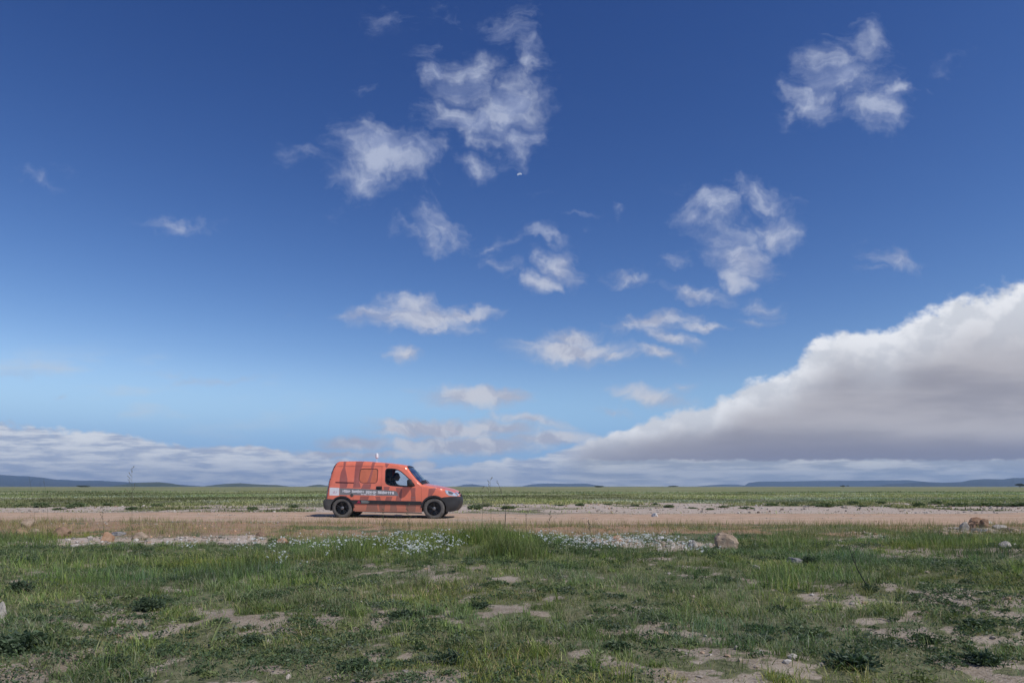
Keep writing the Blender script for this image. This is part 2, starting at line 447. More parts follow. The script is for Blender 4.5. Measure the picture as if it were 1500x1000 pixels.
def ground_colour(w, pos, at_):
    """shared between the sheet of ground and the road laid on it"""
    sp = w.sep(at_)
    road, pale, cover = sp[0], sp[1], sp[2]
    alpha = at_.node.outputs['Alpha']
    n_big = w.noise(pos, 0.35, 4.0, 0.6)
    n_mid = w.noise(pos, 2.3, 5.0, 0.62)
    n_fine = w.noise(pos, 19.0, 5.0, 0.65)
    n_grit = w.noise(pos, 75.0, 3.0, 0.65)
    soil = w.mix(w.ss(n_mid, 0.35, 0.66), (0.215, 0.170, 0.122, 1), (0.345, 0.287, 0.222, 1))
    soil = w.mix(w.ss(n_grit, 0.42, 0.70, 0.0, 0.75), soil, (0.44, 0.385, 0.32, 1))
    orange = w.mix(w.ss(n_fine, 0.35, 0.65), (0.30, 0.165, 0.088, 1), (0.40, 0.262, 0.165, 1))
    soil = w.mix(w.mul(alpha, w.ss(n_mid, 0.30, 0.62, 0.35, 0.95)), soil, orange)
    rd = w.mix(w.ss(n_mid, 0.33, 0.68), (0.43, 0.285, 0.190, 1), (0.53, 0.375, 0.262, 1))
    rd = w.mix(w.ss(n_fine, 0.45, 0.75, 0.0, 0.5), rd, (0.53, 0.41, 0.31, 1))
    rd = w.mix(w.mul(w.ss(n_big, 0.52, 0.70), w.ss(n_fine, 0.3, 0.6, 0.3, 0.8)), rd, (0.40, 0.335, 0.270, 1))
    n_rd = w.noise(w.v('MULTIPLY', pos, (0.8, 2.6, 1.0)), 1.6, 6.0, 0.68)
    rd = w.mix(w.ss(n_rd, 0.50, 0.68, 0.0, 0.8), rd, (0.36, 0.245, 0.165, 1))
    # tyre tracks: paler along, reddish crown
    y = w.sep(pos)[1]
    tr = w.add(w.ss(w.m('ABSOLUTE', w.sub(y, 19.95)), 0.0, 0.55, 0.5, 0.0), w.ss(w.m('ABSOLUTE', w.sub(y, 21.35)), 0.0, 0.55, 0.5, 0.0))
    rd = w.mix(w.mul(tr, w.ss(n_big, 0.3, 0.6)), rd, (0.55, 0.42, 0.31, 1))
    grv = w.mix(w.ss(n_fine, 0.35, 0.66), (0.36, 0.285, 0.225, 1), (0.58, 0.495, 0.42, 1))
    grv = w.mix(w.ss(n_mid, 0.46, 0.68, 0.0, 0.75), grv, (0.40, 0.30, 0.22, 1))
    # turf base: dead litter, low moss and herb
    lit = w.mix(w.ss(n_fine, 0.36, 0.62), (0.095, 0.108, 0.052, 1), (0.180, 0.178, 0.100, 1))
    lit = w.mix(w.ss(n_mid, 0.48, 0.72, 0.0, 0.6), lit, (0.20, 0.175, 0.115, 1))
    # the far plain: broad streaks of olive, straw and the grey-white of flowering herb
    far = w.ss(y, 40.0, 90.0)
    sx = w.v('MULTIPLY', pos, (0.010, 0.024, 1.0))
    s1 = w.noise(sx, 1.0, 6.0, 0.62)
    s2 = w.noise(w.v('MULTIPLY', pos, (0.05, 0.11, 1.0)), 1.0, 5.0, 0.6)
    pl = w.mix(w.ss(s1, 0.36, 0.64), (0.170, 0.185, 0.078, 1), (0.275, 0.268, 0.135, 1))
    pl = w.mix(w.ss(s2, 0.52, 0.74, 0.0, 0.65), pl, (0.125, 0.150, 0.065, 1))
    pl = w.mix(w.mul(w.ss(s2, 0.44, 0.30), w.ss(y, 260., 70., 0.0, 0.85)), pl, (0.30, 0.33, 0.24, 1))
    pl = w.mix(w.ss(y, 200.0, 1400.0), pl, w.mix(w.ss(s1, 0.4, 0.6), (0.190, 0.195, 0.085, 1), (0.260, 0.245, 0.125, 1)))
    c = w.mix(w.ss(w.add(cover, w.mul(w.sub(n_fine, 0.5), 0.6)), 0.28, 0.62), soil, lit)
    c = w.mix(w.ss(w.add(pale, w.mul(w.sub(n_mid, 0.5), 0.5)), 0.3, 0.62), c, grv)
    c = w.mix(w.ss(w.add(road, w.mul(w.sub(n_mid, 0.5), 0.55)), 0.32, 0.66), c, rd)
    c = w.mix(w.mul(far, w.ss(pale, 0.8, 0.2)), c, pl)
    hgt = w.add(w.mul(n_fine, 1.0), w.mul(n_grit, 0.45))
    return c, hgt, far

def ground_mat(name):
    m, w, p = new_mat(name)
    pos = w.n('ShaderNodeNewGeometry').outputs['Position']
    a = w.n('ShaderNodeAttribute', attribute_name='cover')
    c, h, far = ground_colour(w, pos, a.outputs['Color'])
    w.put(p.inputs['Base Color'], c)
    p.inputs['Roughness'].default_value = 0.95
    p.inputs['Specular IOR Level'].default_value = 0.12
    b = w.n('ShaderNodeBump'); b.inputs['Distance'].default_value = 0.03
    w.put(b.inputs['Strength'], w.ss(far, 0.0, 1.0, 0.55, 0.0))
    w.put(b.inputs['Height'], h); w.put(p.inputs['Normal'], b.outputs[0])
    return m
M_GROUND = ground_mat('ground_soil')

def grid_sheet(name, X, Y, Z, mats, attrs=None):
    nr, nc = X.shape
    V = np.stack([X, Y, Z], -1).reshape(-1, 3)
    i = np.arange(nr * nc).reshape(nr, nc)
    q = np.stack([i[:-1, :-1], i[:-1, 1:], i[1:, 1:], i[1:, :-1]], -1).reshape(-1, 4)
    return mesh_np(name, V, q, np.full(len(q), 4), mats, smooth=True, attrs=attrs)

def build_ground():
    back = -np.geomspace(60, 0.6, 24)
    front = np.concatenate([np.linspace(-0.3, 1.5, 8), np.geomspace(1.7, 7450, 620)])
    ys = np.concatenate([back, front])
    us = np.linspace(-1.0, 1.0, 420)
    us = np.sign(us) * np.abs(us) ** 1.0
    Yg, U = np.meshgrid(ys, us, indexing='ij')
    half = np.where(Yg > 0, 4.0 + 1.12 * Yg, 4.0 + 0.6 * -Yg)
    X = U * half
    Z = gz(X, Yg)
    r, p_, c, s = masks(X, Yg)
    att = np.stack([r, p_, c, s], -1).reshape(-1, 4)
    g = grid_sheet('ground', X, Yg, Z, [M_GROUND], {'cover': att})
    tag(g, kind='structure')
    # the dirt road is a sheet of its own on top, its ragged edges run out into the same soil
    xs = np.concatenate([np.linspace(-34, -12, 90, endpoint=False), np.linspace(-12, 12, 260, endpoint=False), np.linspace(12, 34, 91)])
    t = np.linspace(0, 1, 70)
    lo, hi = road_edges(xs)
    T, XX = np.meshgrid(t, xs, indexing='ij')
    YY = (lo - 0.1) + (hi - lo + 0.2) * T
    rim = np.minimum(T, 1 - T)
    ZZ = gz(XX, YY) + 0.006 + 0.034 * (fbm(XX * 1.4, YY * 3.0, 5, 131, .6) - 0.5) * sst(rim, 0, .05) + 0.004 * sst(rim, 0, .03) - 0.011 * sst(rim, .012, 0.0)
    r, p_, c, s = masks(XX, YY)
    rd = grid_sheet('dirt_road', XX, YY, ZZ, [M_GROUND], {'cover': np.stack([r, p_ * 0.6, c * 0.2, s], -1).reshape(-1, 4)})
    tag(rd, kind='structure')
build_ground()

# ------------------------------------------------------------------ distant hills
def hill_mat(name, c0, c1):
    m, w, p = new_mat(name)
    pos = w.n('ShaderNodeNewGeometry').outputs['Position']
    n = w.noise(w.v('MULTIPLY', pos, (0.008, 0.008, 0.02)), 1.0, 6.0, 0.62)
    w.put(p.inputs['Base Color'], w.mix(w.ss(n, 0.35, 0.65), c0, c1))
    p.inputs['Roughness'].default_value = 1.0
    p.inputs['Specular IOR Level'].default_value = 0.0
    return m
M_HILL = hill_mat('hill_scrub', (0.026, 0.031, 0.024, 1), (0.060, 0.058, 0.044, 1))
M_HILLG = hill_mat('hill_grass', (0.055, 0.070, 0.034, 1), (0.100, 0.105, 0.055, 1))

def hill(name, D, prof, mat, depth=None, seed=0):
    x = np.array([p[0] for p in prof], float); y = np.array([p[1] for p in prof], float)
    xs = np.linspace(x[0], x[-1], max(60, int((x[-1] - x[0]) * 0.9)))
    hpx = HOR - np.interp(xs, x, y)
    X = (xs - 750) / F * D
    Hm = np.maximum(hpx, 0) / F * D + 0.4 * (hpx > 0)
    depth = depth or max(Hm.max() * 9, 250)
    ts = np.linspace(-1, 1, 25)
    T, XX = np.meshgrid(ts, X, indexing='ij')
    base = np.broadcast_to(Hm, XX.shape)
    gul = fbm(XX / (D * 0.012), T * 3.0 + 5, 4, seed)
    prof_ = np.clip(1 - np.abs(T) ** 1.25, 0, 1)
    Z = base * np.clip(prof_ * (0.62 + 0.76 * gul * (1 - prof_) + 0.38 * prof_), 0, 1.0)
    Z = Z - 1.5 * (np.abs(T) > 0.97)
    YY = D + T * depth + (fbm(XX / (D * 0.03), T * 0 + 1, 3, seed + 9) - 0.5) * depth * 0.5
    XX = (XX / D) * YY
    o = grid_sheet(name, XX, YY, Z, [mat])
    tag(o, kind='structure')
hill('hills', 5600, [(-330,676),(-200,686),(-80,692),(0,695),(40,697),(75,701),(110,703),(150,703.5),(200,706),(262,709),(300,712)], M_HILL, seed=201)
hill('hills', 2500, [(160,712),(185,708.5),(205,706),(232,705.5),(252,707.5),(268,711),(280,712)], M_HILLG, seed=205)
hill('hills', 2700, [(296,712),(315,709.5),(330,708),(352,707),(372,708.5),(395,709.5),(405,709.6),(425,712)], M_HILLG, seed=207)
hill('hills', 3000, [(448,712),(458,710),(468,709),(478,710.5),(488,712)], M_HILLG, seed=209)
hill('hills', 6400, [(668,712),(680,709.5),(692,708.6),(702,710),(715,712)], M_HILL, seed=211)
hill('hills', 6400, [(764,712),(778,709),(792,708),(812,707.5),(835,708.2),(858,707.8),(872,710),(888,712)], M_HILL, seed=213)
hill('hills', 6700, [(1020,712),(1040,710),(1060,709),(1082,709.4),(1100,712)], M_HILL, seed=215)
hill('hills', 5600, [(1088,712),(1097,706.5),(1112,704.8),(1150,704.6),(1200,703.8),(1260,703.5),(1330,702.6),(1348,704.4),(1366,706),(1400,707),(1440,712)], M_HILL, seed=217)
hill('hills', 4300, [(1275,712),(1300,708.5),(1330,706.6),(1352,705.4),(1380,706.2),(1408,705.6),(1422,702.5),(1442,700.8),(1470,701.4),(1484,699.4),(1510,698.6),(1600,692),(1720,690)], M_HILL, seed=219)

# ------------------------------------------------------------------ the air
def build_haze():
    V = np.array([(-9000, -90, -4), (9000, -90, -4), (9000, 7600, -4), (-9000, 7600, -4), (-9000, -90, 150), (9000, -90, 150), (9000, 7600, 150), (-9000, 7600, 150)], float)
    f = [(0, 3, 2, 1), (4, 5, 6, 7), (0, 1, 5, 4), (1, 2, 6, 5), (2, 3, 7, 6), (3, 0, 4, 7)]
    m = bpy.data.materials.new('haze_air'); m.use_nodes = True
    t = m.node_tree; t.nodes.clear()
    o = t.nodes.new('ShaderNodeOutputMaterial'); p = t.nodes.new('ShaderNodeVolumePrincipled')
    p.inputs['Color'].default_value = (0.48, 0.70, 1.0, 1)
    p.inputs['Density'].default_value = 0.00015
    p.inputs['Density Attribute'].default_value = ''
    p.inputs['Anisotropy'].default_value = 0.1
    t.links.new(p.outputs[0], o.inputs['Volume'])
    h = mesh_np('haze', V, np.array(f), np.full(6, 4), [m])
    tag(h, kind='stuff')
    try: m.cycles.homogeneous_volume = True
    except Exception: pass
    h.display_type = 'WIRE'
build_haze()
# ------------------------------------------------------------------ grass
def leaf_mat(name, trans=0.3, rough=0.6):
    m = bpy.data.materials.new(name); m.use_nodes = True
    t = m.node_tree; t.nodes.clear(); w = NT(t)
    a = w.n('ShaderNodeAttribute', attribute_name='tint').outputs['Color']
    d = w.n('ShaderNodeBsdfDiffuse'); w.put(d.inputs['Color'], a)
    tr = w.n('ShaderNodeBsdfTranslucent'); w.put(tr.inputs['Color'], w.v('MULTIPLY', a, (1.05, 1.15, 0.6)))
    g = w.n('ShaderNodeBsdfGlossy'); g.inputs['Roughness'].default_value = rough; g.inputs['Color'].default_value = (1, 1, 1, 1)
    m1 = w.n('ShaderNodeMixShader'); m1.inputs[0].default_value = trans
    t.links.new(d.outputs[0], m1.inputs[1]); t.links.new(tr.outputs[0], m1.inputs[2])
    m2 = w.n('ShaderNodeMixShader'); m2.inputs[0].default_value = 0.025
    t.links.new(m1.outputs[0], m2.inputs[1]); t.links.new(g.outputs[0], m2.inputs[2])
    o = w.n('ShaderNodeOutputMaterial'); t.links.new(m2.outputs[0], o.inputs[0])
    return m
M_LEAF = leaf_mat('blades_and_leaves')
M_PETAL = leaf_mat('petals', 0.2, 0.5)

def blade_arrays(P, L, w, az, lean, tint, curl=0.5):
    """one blade per root: two quads and a tip, arching over"""
    n = len(P)
    d = np.stack([np.cos(az), np.sin(az), np.zeros(n)], -1)
    fa = az + np.pi / 2 + rng.normal(0, 0.6, n)
    s = np.stack([np.cos(fa), np.sin(fa), np.zeros(n)], -1) * (w * 0.5)[:, None]
    up = np.array([0, 0, 1.0])
    h1 = P + (d * (np.sin(lean) * 0.45)[:, None] + up * (np.cos(lean) * 0.5)[:, None]) * L[:, None]
    l2 = lean + curl * (0.5 + rng.random(n))
    tp = h1 + (d * (np.sin(l2) * 0.5)[:, None] + up * (np.cos(l2) * 0.5)[:, None]) * L[:, None]
    V = np.stack([P - s, P + s, h1 + s * 0.75, h1 - s * 0.75, tp], 1).reshape(-1, 3)
    b = (np.arange(n) * 5)[:, None]
    F_ = np.concatenate([b + np.array([[0, 1, 2, 3]]), b + np.array([[3, 2, 4]])], 1).ravel()
    S = np.tile([4, 3], n)
    T = np.repeat(tint, 5, axis=0)
    return V, F_, S, T

def join_arrays(lst):
    Vs, Fs, Ss, Ts = [], [], [], []; off = 0
    for V, F_, S, T in lst:
        Vs.append(V); Fs.append(F_ + off); Ss.append(S); Ts.append(T); off += len(V)
    return np.concatenate(Vs), np.concatenate(Fs), np.concatenate(Ss), np.concatenate(Ts)

GREENS = np.array([[.100, .158, .036], [.148, .216, .054], [.215, .282, .070], [.118, .168, .074], [.180, .210, .105], [.245, .272, .106], [.315, .290, .160], [.39, .35, .225]])
def tints(n, wts):
    wts = np.array(wts, float); wts /= wts.sum()
    k = rng.choice(len(GREENS), n, p=wts)
    c = GREENS[k] * (1 + rng.normal(0, 0.16, (n, 1)))
    return np.clip(c * (1 + rng.normal(0, 0.05, (n, 3))), 0.01, 0.8)
def tint_patch(X, Y, t):
    """whole patches run yellower or greyer"""
    a = fbm(X * 0.7, Y * 0.7, 3, 301); b = fbm(X * 0.9 + 40, Y * 0.9, 3, 305)
    k = np.stack([1 + 1.1 * (a - 0.5), 1 + 0.55 * (a - 0.5), 1 - 0.1 * (a - 0.5) + 0.7 * (b - 0.5)], -1)
    g = 1.10 + 1.0 * (fbm(X * 1.3, Y * 1.3, 3, 309) - 0.5)
    return np.clip(t * k * g[:, None], 0.008, 0.8)

def near_pts(n, y0, y1, um=0.92):
    """scatter, thinning out with distance"""
    Y = y0 + (y1 - y0) * rng.random(n); U = rng.uniform(-um, um, n)
    return U * (0.86 * Y + 3.0), Y

grass = []
# short turf
X, Y = near_pts(660000, 2.5, 15.5)
_, pale_, cov, sh_ = masks(X, Y)
dens = fbm(X * 2.6, Y * 2.6, 3, 321)
keep = rng.random(len(X)) < np.clip(cov * (0.30 + 1.2 * sst(dens, 0.3, 0.7)), 0.07, 1) * (1 - 0.85 * np.clip(pale_, 0, 1))
X, Y, cov = X[keep], Y[keep], cov[keep]
n = len(X)
hmap = fbm(X * 1.4, Y * 1.4, 3, 331)
L = (0.020 + 0.062 * rng.random(n) ** 1.8) * (0.6 + 1.0 * sst(hmap, 0.35, 0.68)) * (0.7 + 0.4 * cov)
t = tint_patch(X, Y, tints(n, [4, 5, 2.6, 5, 5, 3.2, 2.4, 1.6]))
grass.append(blade_arrays(np.stack([X, Y, gz(X, Y) - 0.004], -1), L, 0.0026 + 0.0020 * rng.random(n) + 0.0001 * Y, rng.random(n) * 6.283, 0.15 + 0.6 * rng.random(n), t, 0.6))
n_turf = n
# thatch: dead blades lying flat, thickest where the green is thin
X, Y = near_pts(150000, 2.5, 14.0)
_, pale_, cov2, sh2 = masks(X, Y)
k = rng.random(len(X)) < (0.10 + 0.55 * sst(cov2, 0.02, 0.35) * sst(cov2, 1.0, 0.4) + .10 * sst(fbm(X * 4, Y * 4, 2, 349), .45, .6)) * (1 - np.clip(pale_, 0, 1))
X, Y = X[k], Y[k]; n = len(X)
dead = np.array([[.24, .215, .145], [.30, .265, .19], [.19, .175, .105], [.17, .185, .095]])[rng.choice(4, n)] * (0.75 + .5 * rng.random((n, 1)))
grass.append(blade_arrays(np.stack([X, Y, gz(X, Y) + 0.004], -1), 0.02 + 0.06 * rng.random(n), 0.0024 + 0.002 * rng.random(n), rng.random(n) * 6.283, 1.0 + 0.5 * rng.random(n), dead, 0.25))
# tufts: fountains of longer blades
def tufts(cx, cy, nb, Lm, spread, wts, wd=0.0042, lean=0.5):
    tot = int(nb.sum()); idx = np.repeat(np.arange(len(cx)), nb)
    r = spread[idx] * np.sqrt(rng.random(tot)); a = rng.random(tot) * 6.283
    X = cx[idx] + r * np.cos(a); Y = cy[idx] + r * np.sin(a)
    L = Lm[idx] * (0.45 + 0.75 * rng.random(tot))
    base = tints(len(cx), wts)[idx]
    t = np.clip(0.6 * base + 0.4 * tints(tot, wts), 0, 1)
    az = np.where(rng.random(tot) < 0.7, a, rng.random(tot) * 6.283) + rng.normal(0, .4, tot)
    return blade_arrays(np.stack([X, Y, gz(X, Y) - 0.006], -1), L, wd * (0.7 + 0.7 * rng.random(tot)) + 0.0001 * Y, az, lean * rng.random(tot) + 0.05, tint_patch(X, Y, t), 0.55)
X, Y = near_pts(6600, 2.7, 13.4)
_, pale_, cov, _ = masks(X, Y)
k = rng.random(len(X)) < (0.05 + 0.75 * cov * sst(fbm(X * .8, Y * .8, 3, 341), 0.34, 0.62))
X, Y = X[k], Y[k]; n = len(X)
grass.append(tufts(X, Y, rng.integers(14, 46, n), 0.05 + 0.11 * rng.random(n) ** 1.9, 0.02 + 0.07 * rng.random(n), [3, 5, 4.0, 4, 4, 2.5, 1.6, .9]))
# taller stand in the ditch beyond the meadow and along the left
def stand(n, x0, x1, y0, y1, L0, L1, wts, tall=None, wd=0.0048):
    px_ = rng.uniform(x0, x1, n); Y = rng.uniform(y0, y1, n); X = (px_ - 750) / F * Y
    m = fbm(X * 1.3, Y * 1.1, 3, 351)
    e = np.minimum(sst(px_, x0, x0 + 0.25 * (x1 - x0)), sst(px_, x1, x1 - 0.25 * (x1 - x0)))
    k = rng.random(n) < sst(m, 0.30, 0.55) * e
    X, Y, m, e = X[k], Y[k], m[k], e[k]
    L = (L0 + (L1 - L0) * rng.random(len(X))) * (0.55 + 0.6 * sst(m, 0.4, 0.65)) * (0.55 + 0.45 * e)
    t = tint_patch(X, Y, tints(len(X), wts))
    return blade_arrays(np.stack([X, Y, gz(X, Y) - 0.006], -1), L, wd * (0.7 + 0.6 * rng.random(len(X))), rng.random(len(X)) * 6.283, 0.05 + 0.3 * rng.random(len(X)), t, 0.35)
GW = [6, 6, 3, 3, 2, 1, .6, .3]
grass.append(stand(24000, 400, 850, 8.7, 11.2, 0.14, 0.32, GW))
grass.append(stand(9000, 590, 770, 9.0, 11.0, 0.22, 0.44, [7, 6, 2, 3, 1, .5, .3, .2]))
grass.append(stand(13000, -60, 520, 6.2, 9.6, 0.06, 0.20, [4, 6, 5, 3, 2, 1.5, .6, .3]))
grass.append(stand(17000, 1030, 1560, 8.8, 13.6, 0.08, 0.22, [7, 6, 2, 4, 3, 1, .6, .3]))
grass.append(stand(5000, 1080, 1330, 6.0, 8.8, 0.08, 0.22, [5, 6, 4, 4, 2, 1, .6, .3]))
grass.append(stand(4000, -60, 110, 10.5, 13.0, 0.10, 0.24, [8, 6, 1, 4, 2, .5, .4, .2]))
# thin straw on the shoulder of the road
n = 46000
Y = rng.uniform(12.8, 18.2, n); X = rng.uniform(-.95, .95, n) * Y
r_, pl_, cv_, sh_ = masks(X, Y)
m = fbm(X * 0.9, Y * 0.9, 3, 361)
k = rng.random(n) < sst(m, 0.33, 0.6) * np.clip(0.25 + sh_, 0, 1) * sst(Y, 18.2, 16.8)
X, Y = X[k], Y[k]; n = len(X)
grass.append(blade_arrays(np.stack([X, Y, gz(X, Y) - 0.005], -1), 0.05 + 0.22 * rng.random(n) ** 2.2, 0.0045 + 0.002 * rng.random(n), rng.random(n) * 6.283, 0.05 + 0.4 * rng.random(n), tints(n, [.3, .5, 1.2, .5, 2.0, 4, 6, 4]) * np.array([1.05, .94, .80]), 0.3))
# low leafy herbs knitting the turf together
def herb_arrays(cx, cy, sc, col, nl=70):
    n = len(cx); N = n * nl; i = np.repeat(np.arange(n), nl)
    a = rng.random(N) * 6.283; r = np.sqrt(rng.random(N)); 
    d = np.stack([np.cos(a), np.sin(a), np.zeros(N)], -1)
    hh = (1 - .75 * r ** 2) * (0.35 + .65 * rng.random(N))
    P = np.stack([cx[i], cy[i], gz(cx, cy)[i] + .005], -1) + d * (r * sc[i])[:, None] + np.array([0, 0, 1.0]) * (hh * sc[i] * .55)[:, None]
    u = d * .6 + rng.normal(0, .6, (N, 3)) + np.array([0, 0, .35]); u /= np.linalg.norm(u, axis=1)[:, None]
    sd = np.cross(u, rng.normal(0, 1, (N, 3))); sd /= np.linalg.norm(sd, axis=1)[:, None]
    l = (0.016 + 0.020 * rng.random(N))[:, None] * (0.7 + .03 * cy[i])[:, None]
    V = np.stack([P - u * l * .5, P + sd * l * .2, P + u * l * .5, P - sd * l * .2], 1).reshape(-1, 3)
    T = np.repeat(np.clip(col[i] * (0.7 + .6 * rng.random((N, 1))), .01, .6), 4, axis=0)
    return V, np.arange(4 * N), np.full(N, 4), T
X, Y = near_pts(6800, 2.6, 12.5)
_, pale_, cov, _ = masks(X, Y)
k = (rng.random(len(X)) < (.10 + .9 * sst(fbm(X * 1.0 + 9, Y * 1.0, 3, 347), .38, .62))) & (pale_ < .4)
X, Y = X[k], Y[k]; n = len(X)
hc_ = np.array([[.062, .102, .046], [.085, .130, .056], [.115, .158, .072], [.128, .156, .102], [.165, .200, .072]])
grass.append(herb_arrays(X, Y, 0.035 + 0.11 * rng.random(n) ** 1.4, hc_[rng.choice(5, n, p=[.25, .27, .2, .14, .14])]))
V, F_, S, T = join_arrays(grass)
g = mesh_np('meadow_grass', V, F_, S, [M_LEAF], attrs={'tint': T})
tag(g, 'short tufted green grass with bare sandy patches in front of the road', 'grass', kind='stuff')

# beyond the road: coarser, seen edge-on over a great distance
far = []
n = 340000
Y = np.exp(rng.uniform(np.log(23.5), np.log(150), n)); X = rng.uniform(-.92, .92, n) * Y
r_, pl_, cv_, sh_ = masks(X, Y)
m = fbm(X * 0.35, Y * 0.2, 3, 371)
k = rng.random(n) < np.clip(cv_, 0, 1) * (0.15 + 0.85 * sst(m, 0.3, 0.6)) * sst(Y, 150, 60)
X, Y, m = X[k], Y[k], m[k]; n = len(X)
b1 = fbm(X * 0.045, Y * 0.075, 4, 381); b2 = fbm(X * 0.12, Y * 0.16, 3, 385)
t = (0.72 * np.array([[.195, .220, .095]]) + 0.28 * tints(n, [1, 4, 6, 3, 6, 6, 3.5, 1.5])) * 1.25
pal = sst(b1, 0.50, 0.60) * sst(b2, 0.44, 0.56) * sst(Y, 150, 45)       # grey-white herb in flower
pick = rng.random(n) < 0.8 * pal
t[pick] = np.array([.36, .40, .28]) * (0.85 + 0.3 * rng.random((pick.sum(), 1)))
t = t * (1 + np.array([.55, .10, .15]) * 1.4 * (0.5 - fbm(X * .03 + 5, Y * .06, 3, 387))[:, None])
dark = sst(b2, 0.54, 0.66)
t = t * (1 - 0.38 * dark[:, None]) * (1 + 1.7 * (b1 - 0.5))[:, None]
L = (0.04 + 0.10 * rng.random(n)) * (0.6 + 0.8 * m) * (1 + 0.003 * Y)
far.append(blade_arrays(np.stack([X, Y, gz(X, Y) - 0.01], -1), L, 0.010 + 0.0011 * Y * (0.6 + 0.8 * rng.random(n)), rng.random(n) * 6.283, 0.1 + 0.7 * rng.random(n), np.clip(t, .01, .8), 0.5))
# sparse grass creeping over the road's edges and its crown
n = 16000
Y = rng.uniform(16.0, 24.5, n); X = rng.uniform(-.88, .88, n) * Y
lo_, hi_ = road_edges(X)
cl = fbm(X * 0.7, Y * 1.5, 4, 391)
k = rng.random(n) < sst(cl, .44, .62) * np.clip(sst(Y, lo_ + 1.0, lo_ - .1) + sst(Y, hi_ - 1.0, hi_ + .2) + .10 * np.exp(-((Y - 20.65) / .35) ** 2) * (np.abs(X + 3.5) > 2.5), 0, 1)
X, Y = X[k], Y[k]; n = len(X)
far.append(blade_arrays(np.stack([X, Y, gz(X, Y)], -1), 0.03 + 0.10 * rng.random(n) ** 1.5, 0.006 + 0.004 * rng.random(n), rng.random(n) * 6.283, 0.1 + .7 * rng.random(n), tints(n, [1, 2, 2, 2, 3, 3, 2.5, 1.5]), 0.5))
V, F_, S, T = join_arrays(far)
g = mesh_np('plain_grass', V, F_, S, [M_LEAF], attrs={'tint': T})
tag(g, 'olive green grass and pale herbs covering the plain beyond the road', 'grass', kind='stuff')

# ------------------------------------------------------------------ white wildflowers
def flowers():
    spots = [(600,800,34,12,120),(650,790,30,14,110),(545,784,70,8,130),(470,792,60,7,70),(880,790,52,9,230),(935,786,46,8,170),(840,786,30,6,60),
             (413,824,16,6,26),(475,824,10,4,8),(360,790,70,8,60),(800,782,30,8,50),(270,793,30,4,30),(1010,800,30,6,30),(620,806,20,6,40),(985,790,40,8,60)]
    P, H = [], []
    for (x, y, rx, ry, k) in spots:
        k = int(k * 0.55)
        pxs = x + rng.normal(0, 0.55, k) * rx; pys = y + rng.normal(0, 0.55, k) * ry
        h = rng.uniform(0.14, 0.34, k)
        Yd = np.clip((CAM_H - h) * F / np.maximum(pys - HOR, 40), 7.0, 13.0)
        P.append(np.stack([(pxs - 750) / F * Yd, Yd], -1)); H.append(h)
    P = np.concatenate(P); H = np.concatenate(H); n = len(P)
    z0 = gz(P[:, 0], P[:, 1])
    root = np.stack([P[:, 0], P[:, 1], z0], -1)
    lean = rng.normal(0, 0.05, (n, 2))
    head = root + np.stack([lean[:, 0], lean[:, 1], H], -1)
    # stems: thin crossed strips
    s = np.array([0.0016, 0, 0]); s2 = np.array([0, 0.0016, 0])
    V1 = np.stack([root - s, root + s, head + s * .6, head - s * .6, root - s2, root + s2, head + s2 * .6, head - s2 * .6], 1).reshape(-1, 3)
    b = (np.arange(n) * 8)[:, None]
    F1 = np.concatenate([b + [[0, 1, 2, 3]], b + [[4, 5, 6, 7]]], 1).ravel(); S1 = np.full(2 * n, 4)
    T1 = np.repeat(tints(n, [3, 4, 2, 2, 1, 0, 0, 0]), 8, axis=0)
    # heads: five petals round a small eye, tipped every way; two or three heads to a stem
    Vp, Tp = [], []
    reps = 3
    hd = np.repeat(head, reps, axis=0) + rng.normal(0, 0.022, (n * reps, 3)) * np.array([1, 1, .6])
    N = len(hd)
    rad = rng.uniform(0.007, 0.014, N)
    nrm = np.stack([rng.normal(0, .55, N), rng.normal(-.5, .5, N), np.full(N, 1.0)], -1); nrm /= np.linalg.norm(nrm, axis=1)[:, None]
    ax = np.cross(nrm, np.array([0.31, 0.9, 0.1])); ax /= np.linalg.norm(ax, axis=1)[:, None]; ay = np.cross(nrm, ax)
    a0 = rng.random(N) * 6.28
    Q, Tq = [], []
    col = np.array([.60, .64, .66]) * (0.85 + 0.25 * rng.random((N, 1)))
    for j in range(5):
        a = a0 + j * 2 * np.pi / 5
        def pt(r, da, lift):
            return hd + (ax * np.cos(a + da)[:, None] + ay * np.sin(a + da)[:, None]) * (rad * r)[:, None] + nrm * (rad * lift)[:, None]
        Q.append(np.stack([pt(.12, 0, 0), pt(.75, -.42, .1), pt(1.0, 0, .22), pt(.75, .42, .1)], 1)); Tq.append(np.repeat(col[:, None], 4, 1))
    e = np.array([.55, .45, .12])
    Q.append(np.stack([hd + ax * (rad * .2)[:, None] + nrm * .002, hd + ay * (rad * .2)[:, None] + nrm * .002, hd - ax * (rad * .2)[:, None] + nrm * .002, hd - ay * (rad * .2)[:, None] + nrm * .002], 1))
    Tq.append(np.broadcast_to(e, (N, 4, 3)))
    V2 = np.concatenate(Q).reshape(-1, 3); T2 = np.concatenate(Tq).reshape(-1, 3)
    F2 = np.arange(len(V2)); S2 = np.full(len(V2) // 4, 4)
    V = np.concatenate([V1, V2]); Fc = np.concatenate([F1, F2 + len(V1)]); S = np.concatenate([S1, S2]); T = np.concatenate([T1, T2])
    o = mesh_np('wildflowers', V, Fc, S, [M_PETAL], attrs={'tint': T})
    tag(o, 'drifts of small white wildflowers among the tall grass by the roadside', 'flowers', kind='stuff')
flowers()

